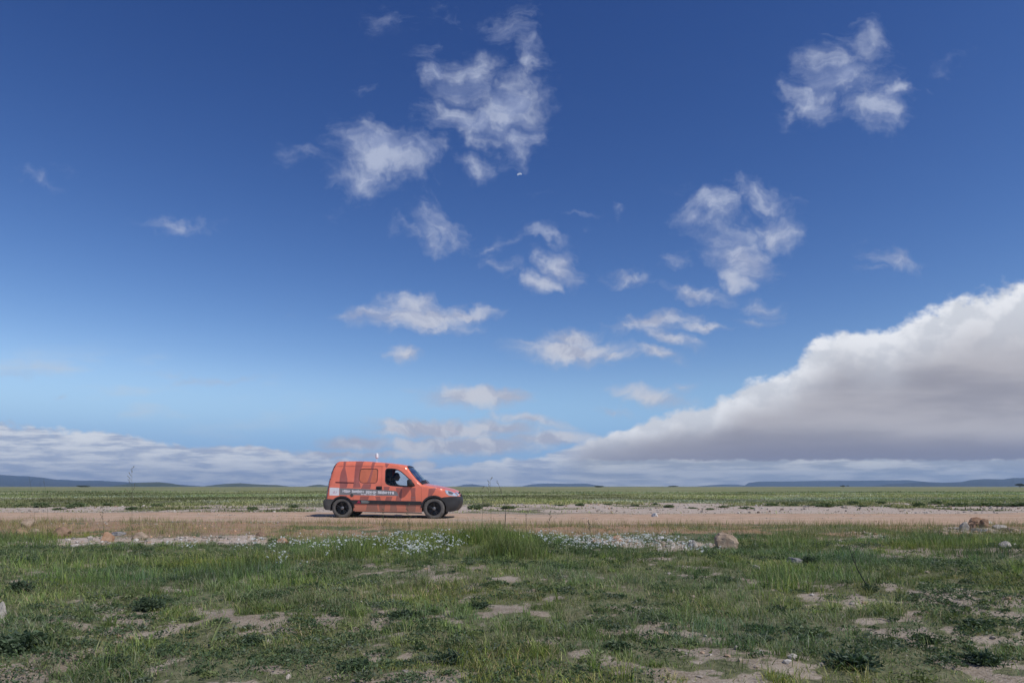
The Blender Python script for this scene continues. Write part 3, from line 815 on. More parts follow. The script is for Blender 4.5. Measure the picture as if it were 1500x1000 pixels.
# ------------------------------------------------------------------ gravel
def ico():
    bm = bmesh.new(); bmesh.ops.create_icosphere(bm, subdivisions=1, radius=1.0)
    V = np.array([v.co[:] for v in bm.verts]); Fc = np.array([[v.index for v in f.verts] for f in bm.faces]); bm.free()
    return V, Fc
IV, IF = ico()
M_STONE = leaf_mat('loose_stone', 0.0, 0.6)
def gravel():
    P = []
    n = 90000
    X, Y = near_pts(n, 2.6, 16.8)
    r, p_, c, s = masks(X, Y)
    cl = fbm(X * 1.8, Y * 1.8, 3, 401)
    k = rng.random(n) < np.clip(0.26 * p_ + 0.10 * s * sst(cl, .42, .65) + 0.07 * (1 - c) * sst(cl, 0.35, 0.6) + 0.003, 0, 1)
    a = np.stack([X[k], Y[k], p_[k], s[k]], -1)
    n = 16000
    Y = rng.uniform(22.8, 40, n); X = rng.uniform(-.9, .9, n) * Y
    r, p_, c, s = masks(X, Y)
    k = rng.random(n) < 0.30 * p_
    b = np.stack([X[k], Y[k], p_[k], s[k] * 0], -1)
    n = 9000
    Y = rng.uniform(16.0, 24.0, n); X = rng.uniform(-.85, .85, n) * Y
    cl = fbm(X * 0.5, Y * 1.6, 3, 405)
    k = rng.random(n) < sst(cl, .42, .66) * (0.25 + .75 * np.exp(-((Y - 20.65) / .35) ** 2) + .6 * sst(Y, 22.2, 23.4) + .6 * sst(Y, 17.6, 16.4))
    c2 = np.stack([X[k], Y[k], np.full(k.sum(), .2), np.zeros(k.sum())], -1)
    q = np.concatenate([a, b, c2]); n = len(q)
    sz = (0.006 + 0.022 * rng.random(n) ** 3.0) * (1 + 0.8 * (q[:, 2] > .4)) * (1 + 0.012 * np.maximum(q[:, 1] - 8, 0) * 1.5)
    sc = sz[:, None] * rng.uniform(0.6, 1.3, (n, 3)) * np.array([1, 1, .68])
    an = rng.random(n) * 6.28
    ca, sa = np.cos(an)[:, None], np.sin(an)[:, None]
    L = IV[None] * (1 + rng.normal(0, .16, (n, len(IV), 1))) * sc[:, None]
    Lx = L[..., 0] * ca - L[..., 1] * sa; Ly = L[..., 0] * sa + L[..., 1] * ca
    V = np.stack([Lx + q[:, 0:1], Ly + q[:, 1:2], L[..., 2] + (gz(q[:, 0], q[:, 1]) + sc[:, 2] * .45)[:, None]], -1).reshape(-1, 3)
    Fc = (IF[None] + (np.arange(n) * len(IV))[:, None, None]).ravel()
    pal = np.array([[.34, .295, .25], [.31, .245, .185], [.43, .39, .34], [.22, .20, .175], [.38, .265, .18]])
    col = pal[rng.choice(5, n, p=[.34, .24, .2, .1, .12])]
    orange = q[:, 3] * (1 - q[:, 2]) > .5
    col[orange] = np.array([.43, .27, .165]) * (0.7 + .6 * rng.random((orange.sum(), 1)))
    col = col * (0.75 + 0.5 * rng.random((n, 1)))
    o = mesh_np('gravel', V, Fc, np.full(n * len(IF), 3), [M_STONE], attrs={'tint': np.repeat(col, len(IV), axis=0)})
    tag(o, 'small pale stones strewn over the ditch and verges', 'gravel', kind='stuff')
gravel()
print('turf', n_turf, 'verts', sum(len(a[0]) for a in grass))
# ------------------------------------------------------------------ the van
VY0 = 19.8                         # near flank
PXM = 315.6                        # tracing units per metre
HW = 0.86
ROOT = Vector((-5.742 + 2.2, VY0 + HW, 0.0))
def tp(x, y):                      # tracing -> van space (x forward, z up)
    return (x / PXM - 2.2, (683 - y) / PXM)
def tps(l): return [tp(*q) for q in l]

# paint
def car_paint(name, col, dirt=True):
    m, w, p = new_mat(name)
    oc = w.n('ShaderNodeTexCoord').outputs['Object']
    n = w.noise(oc, 3.0, 5.0, 0.6); n2 = w.noise(oc, 26.0, 4.0, 0.6)
    c0 = tuple(col) + (1,); c1 = tuple(min(1, c * 1.12 + 0.008) for c in col) + (1,)
    base = w.mix(w.ss(n, 0.35, 0.65), c0, c1)
    z = w.sep(oc)[2]
    if dirt:   # road dust thrown up along the sills
        k = w.mul(w.ss(w.add(z, w.mul(w.sub(n2, 0.5), 0.25)), 0.66, 0.18), 0.50)
        base = w.mix(w.add(k, w.mul(w.ss(n2, 0.5, 0.8), 0.06)), base, (0.36, 0.27, 0.20, 1))
        w.put(p.inputs['Roughness'], w.add(w.mul(k, 0.6), 0.30))
    w.put(p.inputs['Base Color'], base)
    p.inputs['Coat Weight'].default_value = 0.35; p.inputs['Coat Roughness'].default_value = 0.12
    return m
M_OR = car_paint('orange_paint', (0.75, 0.185, 0.105))
M_ST = car_paint('brown_stripe_paint', (0.35, 0.105, 0.080))
M_BAN = car_paint('grey_banner_film', (0.195, 0.19, 0.195))
M_WHITE = plain('white_film', (0.74, 0.74, 0.77), 0.45, vary=0.05)
M_TXT = plain('white_letter_film', (0.80, 0.80, 0.82), 0.5, vary=0.06)
M_PINK = plain('faint_pink_film', (0.62, 0.50, 0.55), 0.5, vary=0.06)
M_RED = plain('red_film', (0.36, 0.020, 0.055), 0.45, vary=0.08)
M_GREYF = plain('grey_film', (0.30, 0.33, 0.32), 0.5, vary=0.08)
M_BLK = plain('black_plastic', (0.022, 0.022, 0.023), 0.55, vary=0.35, vscale=5, bump=(60, 0.15, 0.004))
M_DKG = plain('dusty_dark_plastic', (0.075, 0.072, 0.068), 0.7, vary=0.35, vscale=4, bump=(60, 0.15, 0.004))
M_DARK = plain('interior_dark', (0.010, 0.010, 0.011), 0.85, vary=0.2)
M_SEAT = plain('seat_cloth', (0.014, 0.015, 0.018), 0.9, vary=0.2, bump=(90, 0.2, 0.003))
M_TYRE = plain('dusty_tyre_rubber', (0.105, 0.098, 0.088), 0.85, vary=0.25, vscale=9, bump=(45, 0.3, 0.004))
M_RIM = plain('black_alloy', (0.014, 0.014, 0.015), 0.35, metal=0.0, vary=0.3)
M_HUB = plain('worn_hub_metal', (0.20, 0.20, 0.20), 0.45, metal=0.7, vary=0.2)
M_LAMP = plain('headlamp_lens', (0.62, 0.65, 0.68), 0.06, metal=0.55, vary=0.12, vscale=14)
M_TAIL = plain('tail_lamp_lens', (0.16, 0.012, 0.014), 0.2, vary=0.2, coat=0.6)
M_BADGE = plain('silver_badge', (0.32, 0.20, 0.19), 0.3, metal=0.3, vary=0.1)
M_TINTED = plain('tinted_rear_glass', (0.012, 0.014, 0.016), 0.08, vary=0.2, coat=0.5)
def glass(name, tint, refl):
    m = bpy.data.materials.new(name); m.use_nodes = True
    t = m.node_tree; t.nodes.clear(); w = NT(t)
    tr = w.n('ShaderNodeBsdfTransparent'); tr.inputs[0].default_value = tint
    gl = w.n('ShaderNodeBsdfGlossy'); gl.inputs['Roughness'].default_value = 0.03
    fr = w.n('ShaderNodeFresnel'); fr.inputs[0].default_value = 1.5
    f = w.add(w.mul(fr.outputs[0], refl), w.mul(w.ss(w.noise(w.n('ShaderNodeTexCoord').outputs['Object'], 9.0, 4.0), .4, .7), 0.015))
    mx = w.n('ShaderNodeMixShader'); w.put(mx.inputs[0], f)
    t.links.new(tr.outputs[0], mx.inputs[1]); t.links.new(gl.outputs[0], mx.inputs[2])
    o = w.n('ShaderNodeOutputMaterial'); t.links.new(mx.outputs[0], o.inputs[0])
    return m
M_GLASS = glass('window_glass', (0.90, 0.93, 0.93, 1), 0.55)
M_WIND = glass('windscreen_glass', (0.55, 0.72, 0.72, 1), 0.6)

# outline of the upper body from the tail, over roof, screen and bonnet, to the nose
TAIL = [(104,507),(108,470),(115,430),(124,380),(133,335),(143,292),(155,248),(168,210),(182,182),(198,167)]
ROOF = [(215,160),(240,158),(300,158),(380,158),(460,160),(530,165),(600,171),(680,178),(750,186),(800,193),(842,203)]
SCREEN = [(842,203),(852,222),(885,268),(925,316),(960,350),(990,374)]
HOOD = [(990,374),(1040,385),(1100,396),(1160,409),(1210,421),(1250,432),(1282,446)]
NOSE = [(1282,446),(1300,458),(1308,474),(1311,490)]
outline = tps(TAIL + ROOF + SCREEN[1:] + HOOD[1:] + NOSE[1:])

def resample(pl, step):
    o = [Vector(pl[0])]
    for a, b in zip(pl[:-1], pl[1:]):
        a = Vector(a); b = Vector(b); k = max(1, int(round((b - a).length / step)))
        for i in range(1, k + 1): o.append(a.lerp(b, i / k))
    return o
_ol = np.array(outline)
def dist_outline(x, z):
    a = _ol[:-1]; b = _ol[1:]; d = b - a
    p = np.array([x, z]) - a
    t = np.clip((p * d).sum(1) / np.maximum((d * d).sum(1), 1e-9), 0, 1)
    return float(np.sqrt(((p - t[:, None] * d) ** 2).sum(1)).min())
def Wd(x, z):
    """half width of the body at a station and height"""
    w = HW
    if z > 0.93: w -= 0.165 * ((z - 0.93) / 0.72) ** 1.35
    if z < 0.42: w -= 0.05 * ((0.42 - z) / 0.25) ** 1.5
    # shoulder line and the soft swell of the flank
    w -= 0.010 * math.exp(-((z - 0.955) / 0.030) ** 2)
    if x > 1.20: w -= 0.34 * (min(x - 1.20, 0.9) / 0.80) ** 2.4
    if x < -1.75: w -= 0.05 * ((-1.75 - x) / 0.2) ** 2
    r = 0.075 if x < 0.9 else 0.05
    d = dist_outline(x, z)
    if d < r: w -= r - math.sqrt(max(0, r * r - (r - d) ** 2))
    return w

def in_poly(p, poly):
    x, y = p; c = False; n = len(poly)
    for i in range(n):
        x1, y1 = poly[i]; x2, y2 = poly[i - 1]
        if (y1 > y) != (y2 > y) and x < (x2 - x1) * (y - y1) / (y2 - y1) + x1: c = not c
    return c

def panel(poly, holes=(), paints=(), step=0.05, off=0.0):
    """triangulate a flank outline and wrap it on the body; returns verts (x,z,y-halfwidth), tris, material numbers"""
    pts, edges = [], []
    def loop(pl, st):
        q = resample(list(pl) + [pl[0]], st)[:-1]
        b = len(pts); pts.extend(q)
        for i in range(len(q)): edges.append((b + i, b + (i + 1) % len(q)))
    loop(poly, step)
    for h in holes: loop(h, step)
    for pm, pp in paints: loop(pp, step * 1.4)
    xs = [p[0] for p in poly]; zs = [p[1] for p in poly]
    nx = int((max(xs) - min(xs)) / step); nz_ = int((max(zs) - min(zs)) / step)
    for i in range(1, nx):
        for j in range(1, nz_):
            q = (min(xs) + (i + 0.13 * (j % 2)) * step, min(zs) + (j + 0.07 * (i % 2)) * step)
            if in_poly(q, poly) and not any(in_poly(q, h) for h in holes): pts.append(Vector(q))
    vs, _, fs, *_r = geometry.delaunay_2d_cdt([Vector(p[:2]) for p in pts], edges, [], 0, 1e-5)
    tris, mats = [], []
    for f in fs:
        c = (sum(vs[i].x for i in f) / 3, sum(vs[i].y for i in f) / 3)
        if not in_poly(c, poly) or any(in_poly(c, h) for h in holes): continue
        mi = 0
        for pm, pp in paints:
            if in_poly(c, pp): mi = pm
        tris.append(f); mats.append(mi)
    used = sorted({i for f in tris for i in f}); rm = {o: n for n, o in enumerate(used)}
    V = [(vs[i].x, vs[i].y, Wd(vs[i].x, vs[i].y) + off) for i in used]
    T = [tuple(rm[i] for i in f) for f in tris]
    return V, T, mats

class MB:
    """gathers shapes into one mesh"""
    def __init__(self): self.V = []; self.F = []; self.M = []
    def add(self, V, F_, M=0):
        b = len(self.V); self.V += [tuple(v) for v in V]; self.F += [tuple(b + i for i in f) for f in F_]
        self.M += (list(M) if isinstance(M, (list, tuple)) else [M] * len(F_))
        return self
    def flank(self, pn, side, mat_shift=0):
        V, T, M = pn
        if side < 0: self.add([(x, -w, z) for x, z, w in V], [self.orient(V, t, -1) for t in T], [m + mat_shift for m in M])
        else: self.add([(x, w, z) for x, z, w in V], [self.orient(V, t, 1) for t in T], [m + mat_shift for m in M])
        return self
    @staticmethod
    def orient(V, t, side):
        a, b, c = (V[i] for i in t)
        ccw = (b[0] - a[0]) * (c[1] - a[1]) - (b[1] - a[1]) * (c[0] - a[0]) > 0
        return t if (ccw == (side < 0)) else t[::-1]
    def grid(self, P, M=0, flip=False):
        n, m = len(P), len(P[0]); V = [q for r in P for q in r]; Fc = []
        for i in range(n - 1):
            for j in range(m - 1):
                f = (i * m + j, i * m + j + 1, (i + 1) * m + j + 1, (i + 1) * m + j)
                Fc.append(f[::-1] if flip else f)
        return self.add(V, Fc, M)
    def bm(self, fn, M=0, mat=None):
        b = bmesh.new(); fn(b)
        if mat is not None: bmesh.ops.transform(b, matrix=mat, verts=b.verts)
        b.verts.index_update()
        self.add([v.co[:] for v in b.verts], [[v.index for v in f.verts] for f in b.faces], M); b.free()
        return self
    def box(self, x0, x1, y0, y1, z0, z1, M=0, bev=0.0, seg=2):
        def fn(b):
            bmesh.ops.create_cube(b, size=1.0)
            bmesh.ops.scale(b, vec=(x1 - x0, y1 - y0, z1 - z0), verts=b.verts)
            bmesh.ops.translate(b, vec=((x0 + x1) / 2, (y0 + y1) / 2, (z0 + z1) / 2), verts=b.verts)
            if bev: bmesh.ops.bevel(b, geom=b.edges[:], offset=bev, segments=seg, affect='EDGES', profile=0.5)
        return self.bm(fn, M)
    def tube(self, pts, r, M=0, seg=8, cap=True):
        pts = [Vector(p) for p in pts]; rs = r if isinstance(r, (list, tuple)) else [r] * len(pts)
        rows = []
        prev = None
        for i, p in enumerate(pts):
            d = (pts[min(i + 1, len(pts) - 1)] - pts[max(i - 1, 0)]).normalized()
            a = d.orthogonal().normalized() if prev is None else (prev - d * prev.dot(d)).normalized()
            prev = a; b = d.cross(a)
            rows.append([p + (a * math.cos(2 * math.pi * k / seg) + b * math.sin(2 * math.pi * k / seg)) * rs[i] for k in range(seg)])
        V = [q for r_ in rows for q in r_]; Fc = []
        for i in range(len(pts) - 1):
            for k in range(seg):
                Fc.append((i * seg + k, i * seg + (k + 1) % seg, (i + 1) * seg + (k + 1) % seg, (i + 1) * seg + k))
        if cap: Fc += [tuple(range(seg))[::-1], tuple((len(pts) - 1) * seg + k for k in range(seg))]
        return self.add(V, Fc, M)
    def lathe(self, prof, seg=40, M=0, axis='Y', centre=(0, 0, 0)):
        """profile of (radius, offset along axis), turned about the axis"""
        cx, cy, cz = centre; V = []; Fc = []
        for i in range(seg):
            a = 2 * math.pi * i / seg; c, s = math.cos(a), math.sin(a)
            for r, t in prof:
                V.append((cx + r * c, cy + t, cz + r * s) if axis == 'Y' else (cx + r * c, cy + r * s, cz + t))
        m = len(prof)
        for i in range(seg):
            for j in range(m - 1):
                q = (i * m + j, ((i + 1) % seg) * m + j, ((i + 1) % seg) * m + j + 1, i * m + j + 1)
                Fc.append(q)
        return self.add(V, Fc, M)
    def build(self, name, mats, parent=None, smooth=True, angle=35):
        if not isinstance(mats, (list, tuple)): mats = [mats]
        me = bpy.data.meshes.new(name)
        me.from_pydata(self.V, [], self.F)
        for m in mats: me.materials.append(m)
        me.polygons.foreach_set('material_index', self.M)
        me.polygons.foreach_set('use_smooth', [smooth] * len(self.F))
        me.update()
        if smooth: me.set_sharp_from_angle(angle=R(angle))
        o = bpy.data.objects.new(name, me); COL.objects.link(o)
        if parent is not None: o.parent = parent
        return o

def strip_rows(pl, bulge, step=0.05, n=15, t0=-1.0, t1=1.0, off=0.0):
    """surface from flank to flank following a piece of the outline, crowned outward"""
    q = resample(pl, step); rows = []
    for i, p in enumerate(q):
        d = (q[min(i + 1, len(q) - 1)] - q[max(i - 1, 0)]).normalized()
        nrm = Vector((-d.y, d.x))
        w = Wd(p.x, p.y)
        bl = bulge(i / (len(q) - 1)) if callable(bulge) else bulge
        row = []
        for k in range(n):
            t = t0 + (t1 - t0) * k / (n - 1)
            c = bl * (1 - abs(t) ** 2.2) + off
            row.append((p.x + nrm.x * c, w * t, p.y + nrm.y * c))
        rows.append(row)
    return rows

def circ(cx, cy, r, a0, a1, n):
    return [(cx + r * math.cos(R(a0 + (a1 - a0) * i / n)), cy - r * math.sin(R(a0 + (a1 - a0) * i / n))) for i in range(n + 1)]
RW = (255, 593, 92)      # rear wheel in tracing units: x, y, radius
FW = (1097, 594, 97)

# ---- pattern films: stripes, banner, squares
STRIPES = [
 [(255,160),(283,160),(276,215),(288,260),(302,315),(306,372),(298,404),(236,404),(231,330),(240,262),(262,205)],
 [(372,160),(442,160),(431,212),(414,250),(408,300),(414,352),(428,402),(356,402),(364,330),(368,230)],
 [(522,162),(552,166),(536,230),(514,352),(484,354),(508,285)],
 [(640,176),(680,182),(668,204),(655,222),(646,205)],
 [(452,366),(524,366),(515,412),(428,412)],
 [(636,392),(694,392),(684,428),(640,426)],
 [(750,402),(808,404),(806,440),(798,520),(748,518),(756,470)],
 [(878,404),(930,402),(926,450),(932,530),(884,526),(890,460)],
 [(1050,412),(1118,400),(1104,436),(1076,476),(1038,492),(1046,450)],
 [(238,474),(300,476),(296,500),(238,495)],
 [(424,478),(506,480),(492,518),(416,516)],
 [(560,482),(604,482),(612,520),(572,520)],
 [(662,484),(718,484),(706,520),(650,520)],
 [(486,552),(574,553),(584,616),(470,614)],
 [(592,553),(652,554),(642,616),(600,616)],
 [(700,556),(752,556),(760,620),(690,619)],
 [(836,558),(934,560),(924,628),(848,626)],
]
BANNER = [(232,405),(400,410),(600,420),(742,430),(758,440),(776,476),(600,474),(400,470),(232,468)]
SQUARE = [(143,400),(231,403),(229,473),(141,471)]
EMBL = [(168,448),(186,428),(196,436),(190,452),(202,444),(208,428),(212,446),(198,456),(176,456)]
PAINTS = [(1, tps(s)) for s in STRIPES] + [(2, tps(BANNER)), (3, tps(SQUARE)), (4, tps(EMBL))]
BODYM = [M_OR, M_ST, M_BAN, M_WHITE, M_PINK]

# ---- flank outlines
G = 1.1                 # half a panel gap, tracing units
FDOOR = [(620,206),(640,199),(700,199),(770,208),(815,224),(850,252),(900,306),(938,352),(960,386),(982,400),(985,520),(985,628),(620,621)]
SDOOR = [(382,205),(612,205),(612,621),(372,613),(372,560),(366,520),(356,500),(372,470)]
FWIN = [(652,244),(658,232),(672,228),(702,228),(735,231),(764,239),(795,257),(830,286),(868,322),(898,352),(916,376),(920,384),(905,388),(860,389),(800,388),(740,384),(700,380),(676,371),(660,358),(653,338)]
SWIN = [(420,240),(428,230),(445,228),(560,228),(574,234),(579,246),(576,336),(570,350),(556,358),(440,356),(424,348),(412,325),(414,290)]

top_from = lambda a, b: [q for q in (TAIL + ROOF + SCREEN[1:] + HOOD[1:] + NOSE[1:])][a:b]
BODY_SIDE = (TAIL + ROOF + SCREEN[1:] + HOOD[1:] + NOSE[1:] +
   [(1240,484),(1186,489)] + circ(FW[0], FW[1], 110, 60, 180, 18) + [(985,632),(985,628)])
rear_side = [(612,621)]
# body flank without the doors (doors are panels of their own in the openings)
BODY_LOW = [(372,613),(355,612)] + circ(RW[0], RW[1], 106, 0, 150, 20) + [(150,548),(104,546)]
body_poly = tps(BODY_SIDE + [(372, 619)] + BODY_LOW)

van = bpy.data.objects.new('delivery_van', None); COL.objects.link(van)
van.location = ROOT
van.empty_display_size = 0.5
tag(van, 'orange delivery van with brown stripes and a grey lettered banner, on the dirt road', 'van')

def grow(pl, d):
    """offset a polygon outward by d tracing units"""
    n = len(pl); A = sum(pl[i - 1][0] * pl[i][1] - pl[i][0] * pl[i - 1][1] for i in range(n)); s = 1 if A > 0 else -1
    out = []
    for i in range(n):
        a = Vector(pl[i - 1]); b = Vector(pl[i]); c = Vector(pl[(i + 1) % n])
        d1 = (b - a).normalized(); d2 = (c - b).normalized()
        nn = (Vector((d1.y, -d1.x)) + Vector((d2.y, -d2.x)))
        nn = nn.normalized() if nn.length > 1e-6 else Vector((d1.y, -d1.x))
        out.append(tuple(b + nn * d * s))
    return out

def build_van():
    N = lambda pl: tps(pl)
    body = MB()
    side = panel(body_poly, holes=[N(grow(FDOOR, G)), N(grow(SDOOR, G))], paints=PAINTS)
    for s in (-1, 1): body.flank(side, s)
    # roof, bonnet and tail as crowned strips
    roofp = N(TAIL[-1:] + ROOF)
    body.grid(strip_rows(roofp, lambda t: 0.028 * math.sin(min(1, t * 3) * math.pi / 2)), 0)
    body.grid(strip_rows(N(TAIL), 0.03), 0)
    # dark frame bars round the screen
    body_o = body.build('body', BODYM, van, angle=40)
    hood = MB().grid(strip_rows(N(HOOD + NOSE[1:2]), lambda t: 0.045 + 0.02 * t, 0.04, 17), 0)
    ho = hood.build('bonnet', [M_OR], van)
    scb = lambda t: 0.032 + 0.070 * min(1, t / .35) - 0.045 * max(0, (t - .75) / .25)
    ws = MB().grid(strip_rows(N(SCREEN), scb, 0.04, 17), 0)
    MBk = MB().grid(strip_rows(N(SCREEN[:2]), lambda t: scb(t * .1), 0.02, 17, off=0.003), 0)
    MBk.grid(strip_rows(N([(962,352),(990,374)]), lambda t: scb(.85 + .15 * t), 0.02, 17, off=0.004), 0)
    for t0, t1 in ((-1.0, -0.93), (0.93, 1.0)):
        MBk.grid(strip_rows(N(SCREEN), 0.0, 0.04, 3, t0, t1, off=0.012), 0)
    wso = ws.build('windscreen', [M_WIND], van)
    MBk.build('windscreen_surround', [M_BLK], wso)
    # wiper
    wp = MB()
    def scr(t, y, o):
        a = Vector(tp(*SCREEN[-1])); b = Vector(tp(*SCREEN[0])); p = a.lerp(b, t)
        w = Wd(p.x, p.y); d = (b - a).normalized(); nr = Vector((d.y, -d.x))
        if nr.x < 0: nr = -nr
        c = 0.066 * (1 - abs(y / w) ** 2.2) + o
        return (p.x + nr.x * c, y, p.y + nr.y * c)
    for y0 in (-0.05, 0.5):
        wp.tube([scr(0.02, y0, .02), scr(0.10, y0 - .30, .03), scr(0.16, y0 - .58, .02)], 0.010, seg=6)
    wp.build('wiper', [M_BLK], van)

    # doors and their glass, both sides
    for s in (-1, 1):
        d = MB().flank(panel(N(FDOOR), holes=[N(FWIN)], paints=PAINTS), s)
        do = d.build('front_door', BODYM, van)
        wn = MB().flank(panel(N(FWIN), step=0.06, off=-0.022), s).build('window', [M_GLASS], do)
        rim = MB().flank(panel(N(grow(FWIN, 5)), holes=[N(grow(FWIN, -3))], step=0.04, off=0.004), s)
        rim.build('window_seal', [M_BLK], wn)
        # handle: dark recess with a grip
        hx0, hz0 = tp(568, 420); hx1, hz1 = tp(623, 388)
        hm = MB().flank(panel(N([(568,392),(574,388),(618,388),(623,393),(622,416),(616,421),(575,420),(569,415)]), step=0.03, off=0.005), s)
        zc = (hz0 + hz1) / 2 + 0.015
        hm.tube([(hx0 + .015, s * (HW + .012), zc), ((hx0 + hx1) / 2, s * (HW + .03), zc + .008), (hx1 - .015, s * (HW + .012), zc)], 0.014, seg=8)
        sd = MB().flank(panel(N(SDOOR), holes=[N(grow(SWIN, 3.4))] , paints=PAINTS), s)
        sdo = sd.build('sliding_door', BODYM, van)
        sp = MB().flank(panel(N(SWIN), paints=[(1, N([(522,229),(538,229),(513,356),(484,356),(506,290)]))], off=-0.008), s)
        swo = sp.build('painted_window', [plain('orange_window_film', (0.56, 0.155, 0.080), 0.5, vary=0.08), M_ST], sdo)
        MB().flank(panel(N(grow(SWIN, 3.6)), holes=[N(grow(SWIN, -0.6))], step=0.03, off=0.003), s).build('window_seal', [M_BLK], swo)
        hm.build('handle', [M_BLK], do)
        # runner of the sliding door, on the quarter panel
        MB().flank(panel(N([(196,348),(365,353),(365,361),(196,357)]), step=0.03, off=0.006), s).build('door_runner', [plain('dark_runner', (0.05, 0.006, 0.008), 0.5, vary=.2)], van)
        # flank moulding with its red mark and grey lettering
        mo = MB().flank(panel(N([(333,513),(500,516),(700,521),(985,527),(985,561),(700,556),(500,552),(352,551),(344,530)]), step=0.04, off=0.014), s)
        MOC = [(333,513),(985,527)]
        moo = mo.build('side_moulding', [M_BLK], van)
        mk = MB().flank(panel(N([(389,545),(402,529),(412,517),(424,530),(428,546),(408,541)]), step=0.02, off=0.019), s)
        mk.build('red_mark', [M_RED], moo)
        ar = MB()
        for bar in ([(432,519),(490,520),(500,524),(434,524)], [(432,527),(505,528),(512,532),(434,532)], [(434,535),(506,536),(496,541),(436,541)]):
            ar.flank(panel(N(bar), step=0.03, off=0.019), s)
        ar.build('grey_lettering', [M_GREYF], moo)
        # lettering on the banner, too small in the picture to spell out: rows of letter-sized strokes
        tx = MB(); rr = random.Random(8)
        def line(x0, x1, ya, yb, h, wl):
            x = x0; k = 0; nw = rr.choice([5, 8, 6])
            while x < x1:
                wdt = wl * rr.uniform(0.75, 1.25); t = (x - x0) / (x1 - x0); y = ya + (yb - ya) * t
                hh = h * rr.choice([1, 1, 1, .8])
                kind = rr.randrange(4)
                st = wdt * 0.40
                tx_q = [[(x, y - hh / 2), (x + st, y - hh / 2), (x + st, y + hh / 2), (x, y + hh / 2)]]
                if kind != 1: tx_q.append([(x + wdt - st, y - hh / 2), (x + wdt, y - hh / 2), (x + wdt, y + hh / 2), (x + wdt - st, y + hh / 2)])
                yy = y + (kind - 1.5) * hh * 0.26
                tx_q.append([(x + st, yy - hh * .15), (x + wdt - st * (kind != 1), yy - hh * .15), (x + wdt - st * (kind != 1), yy + hh * .15), (x + st, yy + hh * .15)])
                for q in tx_q: tx.add([(*tp(a, b)[:1], s * (Wd(*tp(a, b)) + 0.004), tp(a, b)[1]) for a, b in q], [(0, 1, 2, 3) if s > 0 else (3, 2, 1, 0)], 0)
                x += wdt * 1.22; k += 1
                if k == nw: x += wl * 0.9; k = 0; nw = rr.choice([4, 6, 9, 7])
        line(262, 735, 433, 450, 25, 13.0)
        tx.build('banner_lettering', [M_TXT], van)
        tx = MB(); line(430, 560, 462, 467, 12, 8.5)
        tx.build('banner_lettering', [M_TXT], van)
        # fuel cap / lock under the banner, badge on the door
        if s < 0:
            fx, fz = tp(347, 470)
            MB().lathe([(0.0, -0.012), (0.040, -0.012), (0.048, -0.004), (0.050, 0.004)], 20, 0, 'Y', (fx, -(HW + 0.001), fz)).build('fuel_cap', [M_DKG], van)
        bd = MB().flank(panel(N([(892,486),(930,488),(930,494),(892,492)]), step=0.03, off=0.004), s)
        bd.build('badge', [M_BADGE], do)
        # wing mirror: shell on a foot
        mx_, mz_ = tp(884, 362)
        mir = MB()
        def shell(b):
            bmesh.ops.create_cube(b, size=1.0)
            bmesh.ops.subdivide_edges(b, edges=b.edges[:], cuts=3, use_grid_fill=True)
            for v in b.verts:
                q = v.co * 2; l = q.length; cq = q / max(abs(q.x), abs(q.y), abs(q.z), 1e-6) if l else q
                k = (q.normalized() * 0.55 + q * 0.45 * 0.62)
                v.co = k * 0.55
                v.co.x *= 1 + 0.25 * (k.z < 0)
            bmesh.ops.scale(b, vec=(0.17, 0.21, 0.235), verts=b.verts)
        mir.bm(shell, 0, Matrix.Translation((mx_ - 0.01, s * (HW + 0.10), mz_ + 0.015)) @ Matrix.Rotation(R(-12), 4, 'Y'))
        mir.tube([(mx_ + 0.05, s * (HW - 0.05), mz_ - 0.06), (mx_ + 0.02, s * (HW + 0.03), mz_ - 0.05), (mx_, s * (HW + 0.10), mz_ - 0.03)], [0.055, 0.045, 0.03], 0, 10)
        mir.flank(panel(N([(858,388),(884,340),(924,387)]), step=0.05, off=0.006), s)
        mir.build('wing_mirror', [M_BLK], van)
        # lamps
        hl = MB().flank(panel(N([(1196,424),(1214,424),(1250,434),(1283,450),(1303,472),(1304,481),(1270,479),(1232,474),(1208,456)]), step=0.03, off=0.007), s)
        P = strip_rows(N([(1282,450),(1300,460),(1306,478)]), lambda t: 0.06, 0.02, 7, s * 1.0, s * 0.70, off=0.008)
        hl.grid(P, 0, flip=s > 0)
        hlo = hl.build('headlight', [M_LAMP], van)
        MB().flank(panel(N([(1222,432),(1252,440),(1270,452),(1262,464),(1232,458)]), step=0.03, off=0.010), s).build('lamp_bowl', [plain('lamp_bowl_dark', (0.10, 0.11, 0.12), 0.2, vary=.3)], hlo)
        tl = MB().flank(panel(N([(106,500),(112,460),(121,400),(131,345),(138,315),(147,315),(136,370),(126,440),(120,500)]), step=0.03, off=0.007), s)
        P = strip_rows(N([(106,498),(112,460),(121,400),(131,345),(138,315)]), 0.03, 0.04, 5, s * 1.0, s * 0.82, off=0.006)
        tl.grid(P, 0, flip=s > 0)
        tl.build('tail_light', [M_TAIL], van)
        # wheel-arch liners
        for (cx, cy, r) in (RW, FW):
            x, z = tp(cx, cy); rad = 112 / PXM; ln = MB(); Pn = []
            for i in range(19):
                a = R(-10 + 200 * i / 18)
                Pn.append([(x + rad * math.cos(a), s * yy, z + rad * math.sin(a)) for yy in (HW - 0.03, 0.50)])
            ln.grid(Pn, 0)
            ln.add([(x, s * 0.50, z)] + [q[1] for q in Pn], [(0, i + 1, i + 2) for i in range(18)], 0)
            ln.build('wheel_arch', [M_DARK], van)
        # black arch lips
        al = MB().flank(panel(N(circ(FW[0], FW[1], 122, 14, 176, 22) + circ(FW[0], FW[1], 106, 176, 14, 22)), step=0.04, off=0.012), s)
        al.build('arch_trim', [M_BLK], van)
